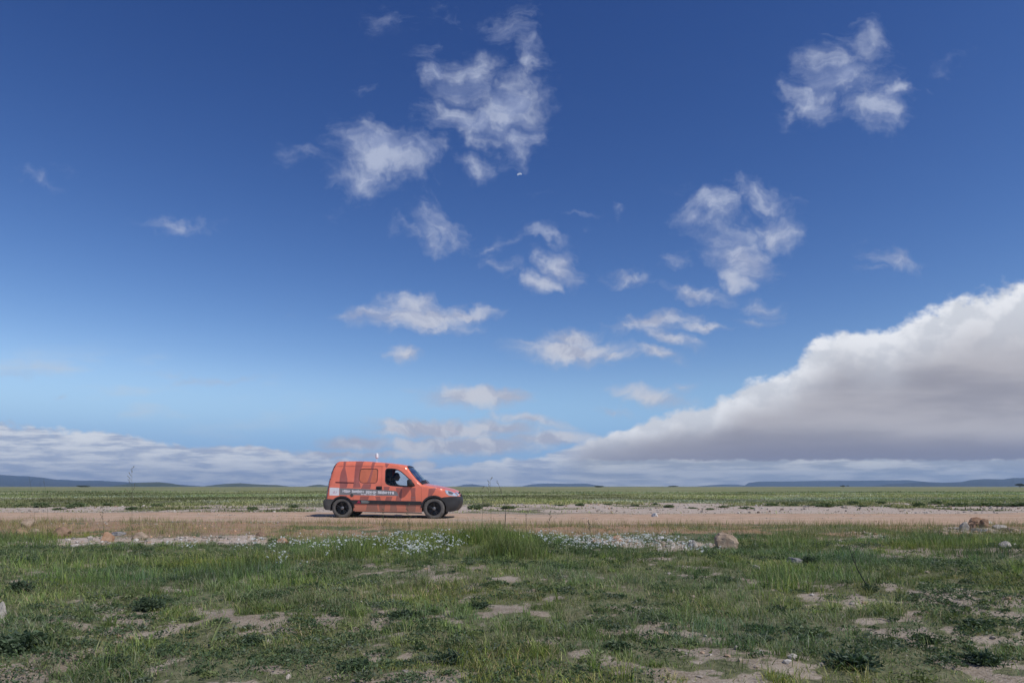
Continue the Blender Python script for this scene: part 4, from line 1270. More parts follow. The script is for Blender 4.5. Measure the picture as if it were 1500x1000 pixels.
        al = MB().flank(panel(N(circ(RW[0], RW[1], 116, 4, 172, 22) + circ(RW[0], RW[1], 103, 172, 4, 22)), step=0.04, off=0.008), s)
        al.build('arch_trim', [M_BLK], van)
        # rear window edge seen along the tail
        rw = MB().flank(panel(N([(146,276),(158,236),(172,200),(190,175),(194,180),(182,204),(168,238),(156,276)]), step=0.03, off=0.004), s)
        rw.build('rear_window_edge', [M_TINTED], van)
        # gutter along the roof
        MB().flank(panel(N([(203,203),(380,201),(620,203),(620,206.5),(380,204.5),(203,206.5)]), step=0.05, off=0.004), s).build('roof_gutter', [M_ST], van)
    # tailgate glass and plate side of the tail
    MB().grid(strip_rows(N([(146,280),(155,248),(168,210),(182,182)]), 0.03, 0.04, 13, -0.86, 0.86, off=0.006), 0).build('rear_window', [M_TINTED], van)

    # bumpers
    fb = MB()
    FBS = [(1306,483),(1313,487),(1319,497),(1323,512),(1324,532),(1319,560),(1304,592),(1284,615),(1252,622),(1222,626)]
    fbp = N([(1186,489),(1240,484),(1306,483)] + FBS[1:] + circ(FW[0], FW[1], 111, -16, 50, 10))
    fb_side = panel(fbp, step=0.04, off=0.006)
    for s in (-1, 1): fb.flank(fb_side, s)
    q = N(FBS); rows = []
    for i, p in enumerate(resample(q, 0.035)):
        w = Wd(p[0], p[1]) + 0.006
        rows.append([(p[0] + 0.065 * (1 - abs(k / 8 - 1) ** 2.4), w * (k / 8 - 1), p[1]) for k in range(17)])
    fb.grid(rows, 0)
    fbo = fb.build('front_bumper', [M_BLK], van)
    gr = MB()
    nz0 = tp(1309, 470); nz1 = tp(1309, 486)
    for i, zt in enumerate((0.0, 0.5, 1.0)):
        z = nz0[1] + (nz1[1] - nz0[1]) * zt + 0.01
        x = nz0[0] + 0.066
        gr.tube([(x + 0.012 - 0.06 * abs(k / 6 - 1) ** 2, (k / 6 - 1) * 0.34, z) for k in range(13)], 0.011, 0, 6)
    gr.build('grille', [M_BLK], van)
    nose = MB(); rows = []
    for p in resample(N(NOSE[1:] + [(1311,500)]), 0.02):
        w = Wd(p[0], p[1]); rows.append([(p[0] + 0.062 * (1 - abs(k / 8 - 1) ** 2.4), w * (k / 8 - 1), p[1]) for k in range(17)])
    nose.grid(rows, 0); nose.build('nose_panel', [M_OR], van)
    rb = MB()
    RBS = [(104,505),(86,511),(82,535),(85,570),(92,594),(104,606)]
    rb_side = panel(N(RBS[::-1] + [(120,504),(178,508)] + circ(RW[0], RW[1], 106, 124, 186, 8) + [(148,607)]), step=0.04, off=0.010)
    for s in (-1, 1): rb.flank(rb_side, s)
    rows = []
    for p in resample(N(RBS), 0.035):
        w = Wd(max(p[0], -1.85), p[1]) + 0.010
        rows.append([(p[0] - 0.05 * (1 - abs(k / 8 - 1) ** 2.4), w * (k / 8 - 1), p[1]) for k in range(17)])
    rb.grid(rows, 0, flip=True)
    rb.build('rear_bumper', [M_DKG], van)
    # underside
    ub = MB()
    x0, _ = tp(365, 0); x1, _ = tp(985, 0)
    ub.box(x0, x1, -0.76, 0.76, 0.185, 0.25, bev=0.02)
    ub.box(tp(120, 0)[0], tp(365, 0)[0], -0.48, 0.48, 0.27, 0.40, bev=0.02)
    ub.box(tp(985, 0)[0], tp(1290, 0)[0], -0.48, 0.48, 0.21, 0.60, bev=0.02)
    ub.tube([(tp(255, 0)[0], -0.70, 0.29), (tp(255, 0)[0], 0.70, 0.29)], 0.045, 0, 10)
    ub.tube([(tp(1097, 0)[0], -0.70, 0.28), (tp(1097, 0)[0], 0.70, 0.28)], 0.035, 0, 10)
    ub.tube([(tp(200, 0)[0], 0.35, 0.24), (tp(420, 0)[0], 0.38, 0.20), (tp(800, 0)[0], 0.30, 0.19)], 0.03, 0, 8)
    ub.build('chassis', [M_DARK], van)
    for s in (-1, 1):
        sil = MB().flank(panel(N([(356,612),(500,616),(700,621),(985,631),(985,640),(700,631),(500,626),(360,621)]), step=0.05, off=-0.004), s)
        sil.build('sill', [M_DKG], van)
    # cabin: bulkhead, floor, dash, seats, wheel
    cb = MB()
    bx = tp(632, 0)[0]
    cb.box(bx - 0.03, bx, -0.70, 0.70, 0.30, 1.52, bev=0.01)
    cb.build('bulkhead', [M_DARK], van)
    ins = MB(); ins.box(tp(640, 0)[0], tp(1060, 0)[0], -0.74, 0.74, 0.255, 0.275)
    ins.box(tp(965, 0)[0], tp(1075, 0)[0], -0.70, 0.70, 0.34, 0.90, bev=0.05)
    ins.box(tp(930, 0)[0], tp(1000, 0)[0], -0.66, 0.66, 0.74, 0.93, bev=0.06)
    ins.build('dashboard', [M_DARK], van)
    for y in (-0.36, 0.36):
        st = MB()
        sx = tp(690, 0)[0]
        st.box(sx, sx + 0.50, y - 0.24, y + 0.24, 0.33, 0.44, bev=0.04)
        def back(b, y=y):
            bmesh.ops.create_cube(b, size=1.0); bmesh.ops.scale(b, vec=(0.13, 0.46, 0.62), verts=b.verts)
            bmesh.ops.bevel(b, geom=b.edges[:], offset=0.05, segments=3, affect='EDGES', profile=.5)
        st.bm(back, 0, Matrix.Translation((sx - 0.02, y, 0.74)) @ Matrix.Rotation(R(-12), 4, 'Y'))
        def head(b):
            bmesh.ops.create_cube(b, size=1.0); bmesh.ops.scale(b, vec=(0.10, 0.26, 0.17), verts=b.verts)
            bmesh.ops.bevel(b, geom=b.edges[:], offset=0.04, segments=3, affect='EDGES', profile=.5)
        st.bm(head, 0, Matrix.Translation((sx - 0.105, y, 1.15)) @ Matrix.Rotation(R(-10), 4, 'Y'))
        for dy in (-.06, .06): st.tube([(sx - .085, y + dy, 1.00), (sx - .10, y + dy, 1.10)], .009, 0, 6)
        st.box(sx + .02, sx + .46, y - .18, y + .18, .27, .34)
        st.build('seat', [M_SEAT], van)
    # steering wheel
    sw = MB(); c = Vector((tp(868, 0)[0], -0.36, 0.865)); ax = Vector((-0.86, 0, 0.5)).normalized()
    e1 = Vector((0, 1, 0)); e2 = ax.cross(e1)
    ring = [c + (e1 * math.cos(2 * math.pi * k / 28) + e2 * math.sin(2 * math.pi * k / 28)) * 0.185 for k in range(29)]
    sw.tube(ring, 0.015, 0, 8, cap=False)
    for a in (0, 180, 270): sw.tube([c - ax * .02, c + (e1 * math.cos(R(a)) + e2 * math.sin(R(a))) * 0.18], 0.013, 0, 6)
    sw.tube([c + ax * .01, c - ax * .06, c - ax * .38], [0.05, 0.045, 0.03], 0, 10)
    sw.build('steering_wheel', [M_DARK], van)
    # white aerial pod on its thin mast
    axx = tp(547, 0)[0] - 0.02; ay = -0.30
    z0 = tp(0, 168)[1] + 0.0
    an = MB().tube([(axx, ay, z0 - .02), (axx, ay, 1.82)], 0.008, 0, 8)
    an.lathe([(0, -.004), (.05, -.004), (.05, .012), (.02, .02), (0, .02)], 16, 0, 'Z', (axx, ay, z0 + .015))
    ano = an.build('antenna_mast', [M_WHITE], van)
    zt = tp(0, 126)[1]
    MB().lathe([(0.0, zt), (0.030, zt + .002), (0.046, zt + .02), (0.046, zt + .10), (0.036, zt + .138), (0.018, zt + .152), (0, zt + .155)], 20, 0, 'Z', (axx, ay, 0)).build('antenna_pod', [M_WHITE], ano)

    # wheels: tyre, rim with five twin spokes, hub
    first = None
    def tyre_prof(r):
        return [(r * .64, -.088), (r * .70, -.096), (r * .86, -.100), (r * .95, -.092), (r * .99, -.075), (r, -.045), (r, .045), (r * .99, .075), (r * .95, .092), (r * .86, .100), (r * .70, .096), (r * .64, .088)]
    for (cx, cy, r) in (RW, FW):
        for s in (-1, 1):
            x, z = tp(cx, cy); rr_ = r / PXM
            if cx > 600: z = tp(cx, 690 - r)[1]
            else: z = tp(cx, 680 - r)[1]
            wl = MB().lathe([(q[0], q[1] * s) for q in tyre_prof(rr_)], 44, 0)
            # tread blocks cut as shallow ribs
            for k in range(40):
                a = 2 * math.pi * k / 40
                mtx = Matrix.Rotation(-a, 4, 'Y') @ Matrix.Translation((rr_ + .001, 0, 0))
                def blk(b): bmesh.ops.create_cube(b, size=1.0); bmesh.ops.scale(b, vec=(.010, .17, .030), verts=b.verts)
                wl.bm(blk, 0, mtx)
            wo = wl.build('wheel', [M_TYRE], van, angle=50)
            wo.location = (x, s * (HW - 0.115), z)
            rm = MB(); ro = rr_ * .655
            rm.lathe([(ro, -.08), (ro * 1.03, .092), (ro * .97, .094), (ro * .93, .075), (ro * .90, -.02), (0.03, -.03)] if s > 0 else [(ro, .08), (ro * 1.03, -.092), (ro * .97, -.094), (ro * .93, -.075), (ro * .90, .02), (0.03, .03)], 40, 0)
            for k in range(5):
                for da in (-9, 9):
                    a = R(90 + 72 * k + da); a2 = R(90 + 72 * k + da * .55)
                    rm.tube([(0.045 * math.cos(a2), s * .066, 0.045 * math.sin(a2)), (ro * .55 * math.cos(a), s * .078, ro * .55 * math.sin(a)), (ro * .95 * math.cos(a), s * .080, ro * .95 * math.sin(a))], [.014, .012, .014], 0, 8)
            rm.build('rim', [M_RIM], wo)
            hb = MB().lathe([(0, s * .088), (.028, s * .088), (.046, s * .078), (.052, s * .060), (.052, s * .02)], 20, 0)
            hb.build('hub_cap', [M_HUB], wo)
build_van()
# ------------------------------------------------------------------ the driver
M_SKIN = plain('skin', (0.115, 0.060, 0.040), 0.55, vary=0.12)
M_HAIR = plain('dark_hair', (0.010, 0.009, 0.008), 0.8, vary=0.3, bump=(140, .4, .003))
M_SHIRT = plain('navy_shirt', (0.016, 0.026, 0.048), 0.9, vary=0.2, bump=(50, .2, .004))
M_TROU = plain('dark_trousers', (0.02, 0.02, 0.024), 0.9, vary=0.2)
def build_driver():
    y0 = -0.36
    verts, rad, edges = [], [], []
    def v(p, r): verts.append((p[0], p[1] + y0, p[2])); rad.append(r); return len(verts) - 1
    def chain(start, pts):
        a = start; out = []
        for p, r in pts:
            b = v(p, r); edges.append((a, b)); a = b; out.append(b)
        return out
    pel = v((0.095, 0, 0.525), (0.125, 0.15))
    sp = chain(pel, [((0.065, 0, .68), (.105, .145)), ((0.045, 0, .83), (.115, .165)), ((0.058, 0, .955), (.085, .13)), ((0.078, 0, 1.03), (.055, .055)), ((0.092, 0, 1.10), (.050, .052))])
    for s in (-1, 1):
        sh = chain(sp[2], [((0.060, s * .165, .945), (.062, .062)), ((0.160, s * .215, .845), (.048, .048)), ((0.285, s * .235, .755), (.040, .040)), ((0.405, s * .215, .815), (.037, .037)), ((0.500, s * .195, .870), (.026, .030)), ((0.540, s * .190, .890), (.020, .034)), ((0.562, s * .186, .905), (.016, .034))])
        for k, (dy, dz, ln) in enumerate([(-.027, .012, .92), (-.009, .018, 1.0), (.009, .016, .96), (.027, .008, .78)]):
            # fingers go over the rim and close underneath
            chain(sh[-1], [((0.575, s * (.186) + dy * .9, .915 + dz * .4), (.0095, .0095)), ((0.575 + .030 * ln, s * .186 + dy, .910 + dz * .4), (.0088, .0088)), ((0.575 + .032 * ln, s * .186 + dy, .880 + dz * .3), (.0080, .0080)), ((0.575 + .012, s * .186 + dy, .868 + dz * .2), (.0070, .0070))])
        chain(sh[-2], [((0.548, s * .160, .893), (.0105, .0105)), ((0.562, s * .140, .884), (.0095, .0095)), ((0.580, s * .136, .872), (.0080, .0080))])
        chain(pel, [((0.150, s * .095, .510), (.085, .085)), ((0.330, s * .120, .560), (.072, .072)), ((0.500, s * .130, .600), (.056, .056)), ((0.590, s * .125, .460), (.050, .050)), ((0.660, s * .120, .385), (.036, .036)), ((0.685, s * .120, .372), (.034, .036)), ((0.760, s * .125, .385), (.028, .042)), ((0.80, s * .126, .395), (.020, .038))])
    me = bpy.data.meshes.new('skeleton'); me.from_pydata(verts, edges, [])
    ob = bpy.data.objects.new('skeleton', me); COL.objects.link(ob)
    sk = ob.modifiers.new('skin', 'SKIN'); sk.use_smooth_shade = True
    lay = me.skin_vertices[0].data
    for i, r in enumerate(rad): lay[i].radius = r
    lay[0].use_root = True
    ss = ob.modifiers.new('sub', 'SUBSURF'); ss.levels = 2; ss.render_levels = 2
    dg = bpy.context.evaluated_depsgraph_get(); dg.update()
    sme = bpy.data.meshes.new_from_object(ob.evaluated_get(dg))
    bm = bmesh.new(); bm.from_mesh(sme)
    bpy.data.objects.remove(ob)
    # head: a shaped ball with brow, nose, jaw, ears and eye sockets, looking ahead along +x
    hc = Vector((0.112, y0, 1.212))
    b = bmesh.new(); bmesh.ops.create_icosphere(b, subdivisions=4, radius=1.0)
    for q in b.verts:
        n = q.co.copy()
        x, y, z = n.x * 0.098, n.y * 0.076, n.z * 0.122
        if z < 0: k = 1 + z * 2.3; y *= max(.55, k); x = x * (max(.62, 1 + z * 1.4)) + (-z) * 0.16     # jaw narrows, comes forward
        if n.x > 0: x *= 0.94
        f = max(0, n.x)
        x += 0.026 * math.exp(-((n.y) / .16) ** 2 - ((z + .014) / .022) ** 2) * f         # nose
        x += 0.007 * math.exp(-((z - .026) / .012) ** 2) * f                                # brow
        for s in (-1, 1): x -= 0.010 * math.exp(-((n.y - s * .40) / .17) ** 2 - ((z - .004) / .013) ** 2) * f
        x += 0.007 * math.exp(-((n.y) / .34) ** 2 - ((z + .052) / .009) ** 2) * f           # lips
        x -= 0.005 * math.exp(-((n.y) / .34) ** 2 - ((z + .0535) / .0035) ** 2) * f
        x += 0.008 * math.exp(-((n.y) / .3) ** 2 - ((z + .092) / .018) ** 2) * f            # chin
        for s in (-1, 1): y += s * 0.014 * math.exp(-((n.x + .08) / .16) ** 2 - ((z + .005) / .026) ** 2) * (n.y * s > 0)
        q.co = hc + Vector((x, y, z))
    tm = bpy.data.meshes.new('tmp'); b.to_mesh(tm); bm.from_mesh(tm); b.free()
    b2 = bpy.data.meshes.new('raw'); bm.to_mesh(b2); bm.free()
    ro = bpy.data.objects.new('raw', b2); COL.objects.link(ro)
    rm = ro.modifiers.new('rm', 'REMESH'); rm.mode = 'VOXEL'; rm.voxel_size = 0.0055; rm.use_smooth_shade = True
    sm = ro.modifiers.new('sm', 'SMOOTH'); sm.iterations = 2; sm.factor = 0.4
    dg = bpy.context.evaluated_depsgraph_get(); dg.update()
    fin = bpy.data.meshes.new_from_object(ro.evaluated_get(dg))
    bpy.data.objects.remove(ro)
    base = Vector((0.10, y0, 0.42))
    fin.transform(Matrix.Translation(-base))
    fin.name = 'person'; fin.materials.clear(); fin.materials.append(M_SKIN)
    p = bpy.data.objects.new('person', fin); COL.objects.link(p)
    p.location = ROOT + base
    tag(p, 'driver in dark shirt sitting behind the wheel of the orange van', 'person')
    n = len(fin.vertices); co = np.zeros(n * 3); fin.vertices.foreach_get('co', co); co = co.reshape(-1, 3) + np.array(base)
    no = np.zeros(n * 3); fin.vertices.foreach_get('normal', no); no = no.reshape(-1, 3)
    def shell(name, sel, off, mat):
        keep = sel(co); tris = []
        for f in fin.polygons:
            if all(keep[i] for i in f.vertices): tris.append(tuple(f.vertices))
        used = sorted({i for t in tris for i in t}); rmp = {o: k for k, o in enumerate(used)}
        V = (co + no * off - np.array(base))[used]
        m2 = bpy.data.meshes.new(name); m2.from_pydata(V.tolist(), [], [tuple(rmp[i] for i in t) for t in tris]); m2.materials.append(mat)
        m2.polygons.foreach_set('use_smooth', [True] * len(m2.polygons))
        o = bpy.data.objects.new(name, m2); COL.objects.link(o); o.parent = p
    shell('shirt', lambda c: (c[:, 2] < 1.035) & (c[:, 2] > .52) & (c[:, 0] < .30) & ~((c[:, 0] > .20) & (np.abs(c[:, 1] - y0) < .18)), 0.007, M_SHIRT)
    shell('trousers', lambda c: ((c[:, 2] < .53) | ((c[:, 0] > .16) & (c[:, 2] < .69))) & (c[:, 0] < .66), 0.006, M_TROU)
    shell('hair', lambda c: (c[:, 2] > 1.19) & ((c[:, 2] > 1.272) | (c[:, 0] < .105)) & ~((np.abs(np.abs(c[:, 1] - y0) - .08) < .012) & (c[:, 2] < 1.235)), 0.008, M_HAIR)
build_driver()

# ------------------------------------------------------------------ rocks
def stone_mat(name, a, b, c):
    m, w, p = new_mat(name)
    oc = w.n('ShaderNodeTexCoord').outputs['Object']
    n1 = w.noise(oc, 7.0, 6.0, 0.62); n2 = w.noise(oc, 38.0, 5.0, 0.65)
    k = w.mix(w.ss(n1, .36, .64), a + (1,), b + (1,))
    w.put(p.inputs['Base Color'], w.mix(w.ss(n2, .52, .74, 0, .8), k, c + (1,)))
    p.inputs['Roughness'].default_value = 0.92; p.inputs['Specular IOR Level'].default_value = .15
    bp = w.n('ShaderNodeBump'); bp.inputs['Strength'].default_value = .7; bp.inputs['Distance'].default_value = .02
    w.put(bp.inputs['Height'], w.add(n1, w.mul(n2, .6))); w.put(p.inputs['Normal'], bp.outputs[0])
    return m
STONE = {
 'tan': stone_mat('tan_rock', (.29, .215, .155), (.39, .305, .225), (.21, .155, .11)),
 'pale': stone_mat('pale_rock', (.33, .295, .255), (.45, .41, .36), (.22, .195, .165)),
 'white': stone_mat('white_rock', (.50, .48, .45), (.62, .60, .57), (.36, .33, .29)),
 'orange': stone_mat('orange_rock', (.31, .18, .105), (.40, .265, .18), (.21, .125, .08)),
 'brown': stone_mat('brown_rock', (.20, .125, .08), (.31, .205, .14), (.13, .09, .065)),
 'grey': stone_mat('grey_rock', (.17, .165, .165), (.27, .255, .245), (.11, .105, .10)),
}
def rock_mesh(name, size, seed, mat, cuts=9):
    r = random.Random(seed)
    bm = bmesh.new(); bmesh.ops.create_icosphere(bm, subdivisions=4, radius=1.0)
    planes = []
    for i in range(cuts):
        n = Vector((r.gauss(0, 1), r.gauss(0, 1), r.gauss(0, .8))).normalized(); planes.append((n, r.uniform(.52, .86)))
    off = Vector((r.uniform(-50, 50), r.uniform(-50, 50), 0))
    for v in bm.verts:
        for n, d in planes:
            e = v.co.dot(n) - d
            if e > 0: v.co -= n * e * 0.93
        q = v.co * 1.6 + off
        v.co *= 1 + 0.16 * mnoise.fractal(q, 0.9, 2.0, 4) + 0.05 * mnoise.noise(q * 5)
        v.co = Vector((v.co.x * size[0] / 1.5, v.co.y * size[1] / 1.5, v.co.z * size[2] / 1.5))
    me = bpy.data.meshes.new(name); bm.to_mesh(me); bm.free()
    me.materials.append(mat)
    me.polygons.foreach_set('use_smooth', [True] * len(me.polygons)); me.set_sharp_from_angle(angle=R(24))
    return me
def rock(x, yc, wpx, hpx, kind, label, tilt=0, cat='rock', deep=0.9):
    yb = yc + hpx * 0.45
    X, Y = at(x, yb)
    w = 0.9 * wpx / F * Y; h = max(0.85 * hpx / F * Y, 0.04)
    me = rock_mesh('rock', (w, w * deep, h * 1.5), int(x * 7 + yc), STONE[kind])
    o = bpy.data.objects.new('rock', me); COL.objects.link(o)
    o.location = (X, Y, float(gz(X, Y)) + h * 0.20)
    o.rotation_euler = (random.uniform(-.1, .1), R(tilt), random.uniform(-.4, .4))
    tag(o, label, cat, 'rocks along the roadside')
    return o
rock(1062, 789, 33, 22, 'tan', 'largest tan boulder, rounded, sitting in the grass on the right', 12)
rock(1015, 796, 13, 15, 'pale', 'small pointed pale rock left of the big tan boulder')
rock(968, 783, 10, 7, 'white', 'bright white stone on the orange soil of the road shoulder')
rock(903, 784, 24, 13, 'orange', 'wide low orange rock behind the white flowers, right of the van')
rock(1412, 770, 11, 15, 'pale', 'upright pale rock at the left end of the rock heap')
rock(1420, 768, 12, 17, 'brown', 'dark brown rock wedged in the left half of the rock heap', 20)
rock(1431, 764, 20, 14, 'orange', 'orange topped rock in the middle of the rock heap at far right', -15)
rock(1441, 767, 14, 13, 'brown', 'reddish brown rock at the right end of the rock heap', 25)
rock(1446, 762, 13, 6, 'pale', 'thin pale slab lying on top of the rock heap', -8)
rock(1434, 774, 22, 7, 'grey', 'flat grey slab in front of the rock heap')
rock(1379, 777, 17, 9, 'tan', 'pointed tan rock in the grass left of the rock heap', 10)
rock(1464, 772, 18, 6, 'pale', 'long low pale slab right of the rock heap')
rock(1481, 774, 17, 6, 'tan', 'low tan slab nearest the right edge beside a dark hollow')
rock(42, 768, 17, 12, 'tan', 'topmost tan rock of the crumbling group at far left')
rock(30, 777, 20, 12, 'orange', 'orange rock low in the crumbling group at far left')
rock(50, 777, 16, 10, 'tan', 'tan rock at the right foot of the crumbling group at far left')
rock(87, 778, 26, 14, 'brown', 'brown slab tilted up toward the right, left shoulder of the road', -24)
rock(156, 784, 20, 14, 'orange', 'orange block standing at the edge of the left gravel patch')
rock(172, 781, 20, 6, 'grey', 'dark grey slab lying between two orange rocks, left gravel')
rock(204, 784, 20, 11, 'tan', 'tan rock with a dark underside on the left gravel patch')
rock(382, 781, 17, 7, 'brown', 'flat brown rock on the orange shoulder behind the van')
rock(414, 784, 15, 9, 'orange', 'dark orange rock at the end of the left gravel streak')
rock(960, 752, 10, 6, 'white', 'white stone on the far edge of the road, right of centre')
rock(2, 893, 12, 22, 'pale', 'pale rock cut by the left edge of the picture')
rock(1108, 829, 10, 9, 'pale', 'little pale stone in the meadow right of the tan boulder')
rock(1470, 803, 17, 9, 'pale', 'pale flat rock in the meadow near the right edge')
rock(1487, 801, 8, 6, 'white', 'little white stone beside the pale flat rock near right edge')
rock(1230, 793, 11, 5, 'pale', 'small pale stone in the grass between boulder and rock heap')
rock(1165, 817, 22, 10, 'grey', 'greyish stone sunk in the meadow, right of the boulder', 5)
rock(1058, 822, 12, 7, 'pale', 'pale stone lying in the grass below the tan boulder')

# ------------------------------------------------------------------ leafy weeds
def weed_arrays(seed, n_stem, rad, h, leaf, cols):
    g = np.random.default_rng(seed)
    V, Fq, S, T = [], [], [], []; b = 0
    for i in range(n_stem):
        a = g.random() * 6.283; sp = g.random() ** .6; le = (0.55 + .45 * g.random())
        tip = np.array([math.cos(a) * rad * sp * le, math.sin(a) * rad * sp * le, h * (1 - .65 * sp ** 2) * le])
        root = np.array([math.cos(a), math.sin(a), 0]) * rad * .18 * g.random()
        ctrl = root * .6 + tip * .4 + np.array([0, 0, h * .25 * sp])
        col = cols[g.integers(len(cols))] * (0.75 + .5 * g.random())
        def bz(t): return (1 - t) ** 2 * root + 2 * t * (1 - t) * ctrl + t * t * tip
        p0, p1, p2 = bz(0), bz(.5), bz(1); sw = np.array([-math.sin(a), math.cos(a), 0]) * .0022
        V += [p0 - sw, p0 + sw, p1 + sw * .8, p1 - sw * .8, p2 + sw * .3, p2 - sw * .3]; T += [np.array([.10, .115, .05])] * 6
        Fq += [b, b + 1, b + 2, b + 3, b + 3, b + 2, b + 4, b + 5]; S += [4, 4]; b += 6
        nl = g.integers(8, 15)
        for k in range(nl):
            t = .2 + .8 * (k + g.random() * .6) / nl; p = bz(min(t, 1))
            d = np.array([math.cos(a), math.sin(a), 0]) * .5 + g.normal(0, .75, 3) + np.array([0, 0, .45]); d /= np.linalg.norm(d)
            sd = np.cross(d, g.normal(0, 1, 3)); sd /= max(np.linalg.norm(sd), 1e-6); nn = np.cross(d, sd)
            l = leaf * (.6 + .7 * g.random()); wd = l * .24
            V += [p, p + d * l * .45 + sd * wd + nn * l * .06, p + d * l - nn * l * .10, p + d * l * .45 - sd * wd + nn * l * .06]
            Fq += [b, b + 1, b + 2, b + 3]; S += [4]; b += 4
            T += [col * (0.85 + .3 * g.random())] * 4
    return np.array(V), np.array(Fq), np.array(S), np.clip(np.array(T), .005, 1)
WC = np.array([[.048, .082, .040], [.066, .104, .052], [.085, .125, .065], [.060, .092, .058]])
WEED = [mesh_np('weed', *weed_arrays(500 + i, 120, .20, .17, .040, WC)[:3], [M_LEAF]) for i in range(0)]
def weed_proto(seed, n, rad, h, leaf, cols, name):
    V, Fq, S, T = weed_arrays(seed, n, rad, h, leaf, cols)
    o = mesh_np(name, V, Fq, S, [M_LEAF], attrs={'tint': T}); me = o.data
    bpy.data.objects.remove(o); return me
WM = [weed_proto(511 + i, 110, .20, .16, .036, WC, 'weed') for i in range(3)]
def weed(x, y, wpx, label, hs=1.0, k=None):
    X, Y = at(x, y)
    sc = wpx / F * Y / .36
    o = bpy.data.objects.new('weed', WM[(k if k is not None else int(x)) % 3]); COL.objects.link(o)
    o.location = (X, Y, float(gz(X, Y)) - .01); o.scale = (sc, sc, sc * hs); o.rotation_euler = (0, 0, random.random() * 6.28)
    tag(o, label, 'weed', 'dark leafy weeds in the meadow')
weed(216, 893, 52, 'dark green weed clump in the left meadow, between two bare patches')
weed(32, 950, 105, 'largest dark weed clump by the left edge of the foreground', .8)
weed(30, 872, 46, 'dark weed clump at the left edge above the largest one')
weed(40, 824, 50, 'dark low weed at far left just below the gravel patch', .7)
weed(1250, 975, 96, 'big dark weed clump at the bottom, right of centre', .75)
weed(1272, 868, 32, 'small dark weed at the foot of a leaning dark stalk')
weed(1440, 968, 70, 'broad dark weed in the bottom right corner', .8)
weed(1430, 922, 60, 'dark weed above the bottom right corner clump', .75)
weed(1360, 940, 44, 'dark weed between the two right bottom bare patches', .75)
weed(518, 985, 60, 'dark weed on the bottom edge left of centre', .8)
weed(660, 978, 64, 'grey green weed on the bottom edge just left of centre', .8)
weed(370, 942, 58, 'grey green weed beside the sandy patch at lower left', .7)
weed(330, 950, 40, 'smaller weed touching the lower left sandy patch', .7)
weed(590, 905, 56, 'weed clump in the middle of the foreground', .7)
weed(700, 890, 44, 'dark weed just right of the foreground middle', .7)
weed(1090, 940, 46, 'weed among yellow grass, lower right of centre', .7)
weed(1140, 890, 40, 'dark weed in the centre of the right meadow', .7)
weed(1185, 822, 30, 'dark weed high in the right meadow under a leaning stalk')
weed(370, 822, 24, 'dark weed among white flowers at left, below the gravel', .9)
weed(905, 955, 52, 'weed on the lower edge right of the middle bare patch', .7)
weed(165, 968, 60, 'weed low at left beside the long bare patch', .7)

# ---- cushions on the pale strip beyond the road
CM = [weed_proto(611 + i, 130, .20, .10, .050, np.array([[.10, .15, .055], [.13, .18, .075], [.17, .20, .105], [.12, .155, .08]]), 'low_shrub') for i in range(3)]
def cushions():
    g = random.Random(77)
    spots = [(695,746,24),(712,744,20),(745,745,26),(665,742,18),(1012,745,18),(1040,746,14),(1060,743,18),(1093,745,24),(1130,742,20),(1160,742,18),(1190,741,16),(1208,744,30),(1225,742,18),(1262,743,16),(1300,742,18),(1320,744,14),(1345,743,20),(1400,742,30),(1378,742,16),(1412,740,24),(1442,741,44),(1475,741,40),(1500,742,40),
             (60,744,26),(105,746,18),(112,743,24),(85,747,16),(195,747,20),(158,742,16),(370,747,18),(980,743,18),(930,742,16),(890,741,14),(850,743,14),(820,742,16),(960,740,14),(1145,738,16),(1250,739,18),(1370,738,20),(1290,738,16),(30,742,18),(230,743,18),(300,744,18),(430,744,16)]
    for i, (x, y, wpx) in enumerate(spots):
        X, Y = at(x, y); sc = wpx / F * Y / .36
        o = bpy.data.objects.new('low_shrub', CM[i % 3]); COL.objects.link(o)
        o.location = (X, Y, float(gz(X, Y)) - .015); o.scale = (sc, sc * 1.1, min(sc, 2.0) * g.uniform(.5, 1.1)); o.rotation_euler = (0, 0, g.random() * 6.28)
        tag(o, 'low dark green cushion plant on the pale gravel strip beyond the road', 'shrub', 'cushion plants on the far verge')
cushions()

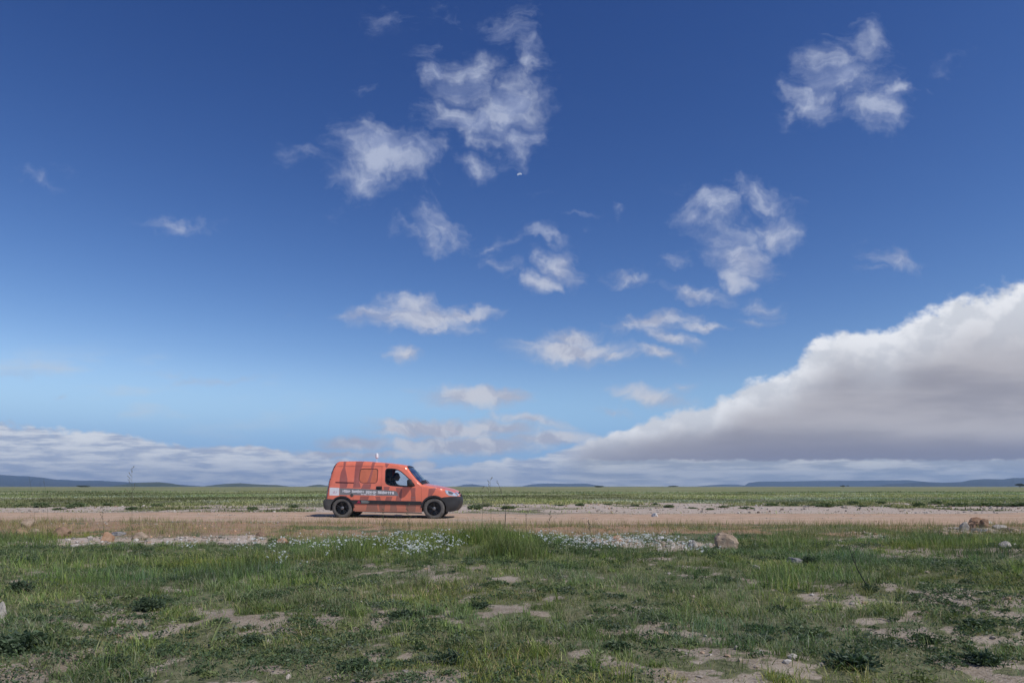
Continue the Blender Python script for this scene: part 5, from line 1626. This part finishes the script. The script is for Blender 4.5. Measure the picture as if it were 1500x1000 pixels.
# ------------------------------------------------------------------ tall dry stalks and single blades
M_STALK = plain('dry_stalk', (.085, .088, .048), .8, vary=.25, vscale=20)
M_STALKD = plain('dark_stalk', (.040, .040, .030), .8, vary=.25, vscale=20)
M_SEED = plain('seed_heads', (.15, .145, .085), .9, vary=.3, vscale=40)
def stalk(xb, yb, xt, yt, label, seed, twigs=6, bend=0.0, mat=None, seeds=True, r0=.0035):
    g = random.Random(seed)
    X, Y = at(xb, yb); z0 = float(gz(X, Y))
    Xt = (xt - 750) / F * Y; zt = CAM_H - (yt - HOR) / F * Y
    a = Vector((0, 0, 0)); c = Vector((Xt - X, g.uniform(-.04, .04), zt - z0))
    def pt(t): return a.lerp(c, t) + Vector((bend * math.sin(t * math.pi), 0, 0))
    mb = MB().tube([pt(t / 10) for t in range(11)], [r0 * (1 - .6 * t / 10) for t in range(11)], 0, 6)
    sd = MB()
    for k in range(twigs):
        t = .45 + .55 * (k + .5) / max(twigs, 1); p = pt(min(t, 1)); an = g.random() * 6.28; l = (c.length * .13) * (1.25 - t)
        q = p + Vector((math.cos(an) * l, math.sin(an) * l * .6, l * 1.2))
        mb.tube([p, p.lerp(q, .5) + Vector((0, 0, -.004)), q], [r0 * .5, r0 * .4, r0 * .3], 0, 5)
        if seeds:
            for j in range(5):
                e = p.lerp(q, .4 + .15 * j) + Vector((g.gauss(0, .006), g.gauss(0, .006), g.gauss(0, .004)))
                sd.bm(lambda b: bmesh.ops.create_icosphere(b, subdivisions=1, radius=.0052), 0, Matrix.Translation(e) @ Matrix.Diagonal((1, 1, 1.7, 1)))
    o = mb.build('dry_weed', [mat or M_STALK]); o.location = (X, Y, z0)
    if sd.V: sd.build('seed_head', [M_SEED], o)
    tag(o, label, 'weed stalk')
stalk(736, 788, 728, 703, 'tallest dark weed stalk leaning left, in the grass right of the van', 1, 4, .10, M_STALKD, False, .0055)
stalk(741, 790, 742, 724, 'shorter dark stalk close right of the tallest leaning one', 2, 3, -.02, M_STALKD, False, .004)
stalk(719, 790, 718, 700, 'thin feathery weed stalk standing left of the tallest leaning stalk', 3, 9, .01, None, True, .0028)
stalk(704, 792, 706, 712, 'faint thin weed stalk between van nose and the taller stalks', 4, 6, .02, None, True, .0028)
stalk(772, 788, 770, 740, 'lone short stalk to the right of the tall leaning stalks', 5, 4, .0, M_STALKD, True, .003)
stalk(193, 786, 192, 684, 'feathery weed stalk rising past the horizon above the left gravel', 6, 10, .005, None, True, .0028)
stalk(49, 790, 43, 697, 'leftmost bent weed stalk crossing the horizon', 7, 3, .05, None, False, .0028)
stalk(69, 788, 65, 700, 'bent weed stalk second from the left crossing the horizon', 8, 3, .04, None, False, .0028)
stalk(152, 782, 150, 741, 'short seeded stalk in front of the road, left of the feathery one', 9, 5, .0)
stalk(805, 786, 806, 748, 'short weed stalk before the road, between van and orange rock', 10, 5, .0, M_STALKD)
stalk(868, 792, 862, 762, 'dark bushy stalk at the right edge of the flower drift', 11, 8, .0, M_STALKD)
stalk(560, 796, 562, 745, 'thin seeded stalk in front of the van door', 12, 6, .01)
stalk(600, 796, 597, 738, 'thin stalk in front of the front door, right one of the two', 13, 5, .01)
stalk(1270, 862, 1240, 795, 'dark leaning stalk in the right meadow rising from a small weed', 14, 5, -.02, M_STALKD, False, .006)
def single_blade(pts, label, wd, col):
    xb, yb = pts[0]; X, Y = at(xb, yb); z0 = float(gz(X, Y))
    P = [Vector(((x - 750) / F * Y - X, .02 * i, CAM_H - (y - HOR) / F * Y - z0)) for i, (x, y) in enumerate(pts)]
    rows = []
    for i, p in enumerate(P):
        d = (P[min(i + 1, len(P) - 1)] - P[max(i - 1, 0)]).normalized(); s = d.cross(Vector((0.15, 1, 0.1))).normalized()
        w = wd * (1 - (i / (len(P) - 1)) ** 2 * .9) * .5
        rows.append([p - s * w, p + Vector((0, w * .35, 0)), p + s * w])
    m = MB().grid(rows, 0); o = m.build('grass_blade', [col]); o.location = (X, Y, z0)
    tag(o, label, 'grass blade')
M_BL = plain('yellow_green_blade', (.20, .24, .085), .6, vary=.15)
single_blade([(92,858),(90,835),(86,815),(78,800),(66,790),(56,784)], 'long pale grass blade arching left at far left of the meadow', .018, M_BL)
single_blade([(170,852),(167,838),(163,823),(160,812)], 'upright pale grass blade right of the arching one', .014, M_BL)
single_blade([(308,945),(315,925),(322,908),(329,888)], 'pale grass blade leaning right in the left meadow', .010, M_BL)

# ------------------------------------------------------------------ trees far out on the plain
M_BARK = plain('bark', (.10, .075, .05), .9, vary=.3)
def tree(x, D, h, wdt, label, seed, name='tree'):
    g = np.random.default_rng(seed)
    X = (x - 750) / F * D
    o = bpy.data.objects.new(name, None); COL.objects.link(o); o.location = (X, D, float(gz(X, D)) - .1)
    tag(o, label, 'tree')
    tr = MB().tube([(0, 0, 0), (.05, 0, h * .3), (0.0, .05, h * .6)], [h * .05, h * .035, h * .02], 0, 7)
    for k in range(5):
        a = k * 1.256 + g.random(); tr.tube([(0.03, 0, h * (.25 + .05 * k)), (math.cos(a) * wdt * .3, math.sin(a) * wdt * .3, h * (.5 + .08 * k))], [h * .022, h * .01], 0, 5)
    tr.build('trunk', [M_BARK], o)
    nc = 10; C = np.stack([g.normal(0, wdt * .26, nc), g.normal(0, wdt * .26, nc), h * (.55 + .33 * g.random(nc))], -1)
    n = 1400; k = g.integers(0, nc, n); P = C[k] + g.normal(0, 1, (n, 3)) * np.array([wdt * .13, wdt * .13, h * .085])
    u = g.normal(0, 1, (n, 3)); u /= np.linalg.norm(u, axis=1)[:, None]; q = np.cross(u, g.normal(0, 1, (n, 3))); q /= np.linalg.norm(q, axis=1)[:, None]
    l = wdt * .045; V = np.stack([P - u * l, P + q * l * .6, P + u * l, P - q * l * .6], 1).reshape(-1, 3)
    T = np.repeat(np.array([.045, .062, .03]) * (0.6 + .8 * g.random((n, 1))), 4, axis=0)
    mesh_np('crown', V, np.arange(4 * n), np.full(n, 4), [M_LEAF], attrs={'tint': T}, parent=o)
tree(1494, 420, 2.6, 4.2, 'dark round tree at the right end of the horizon', 1)
tree(877, 520, 1.3, 6.0, 'low dark tree on the horizon right of the middle hill', 2)
tree(1236, 620, 1.9, 4.0, 'small dark tree on the horizon in front of the right hills', 3)
tree(986, 700, 1.5, 7.0, 'tiny far tree on the horizon between middle and right hills', 4)
tree(122, 640, 1.8, 9.0, 'tiny far tree on the horizon before the left hills', 5)
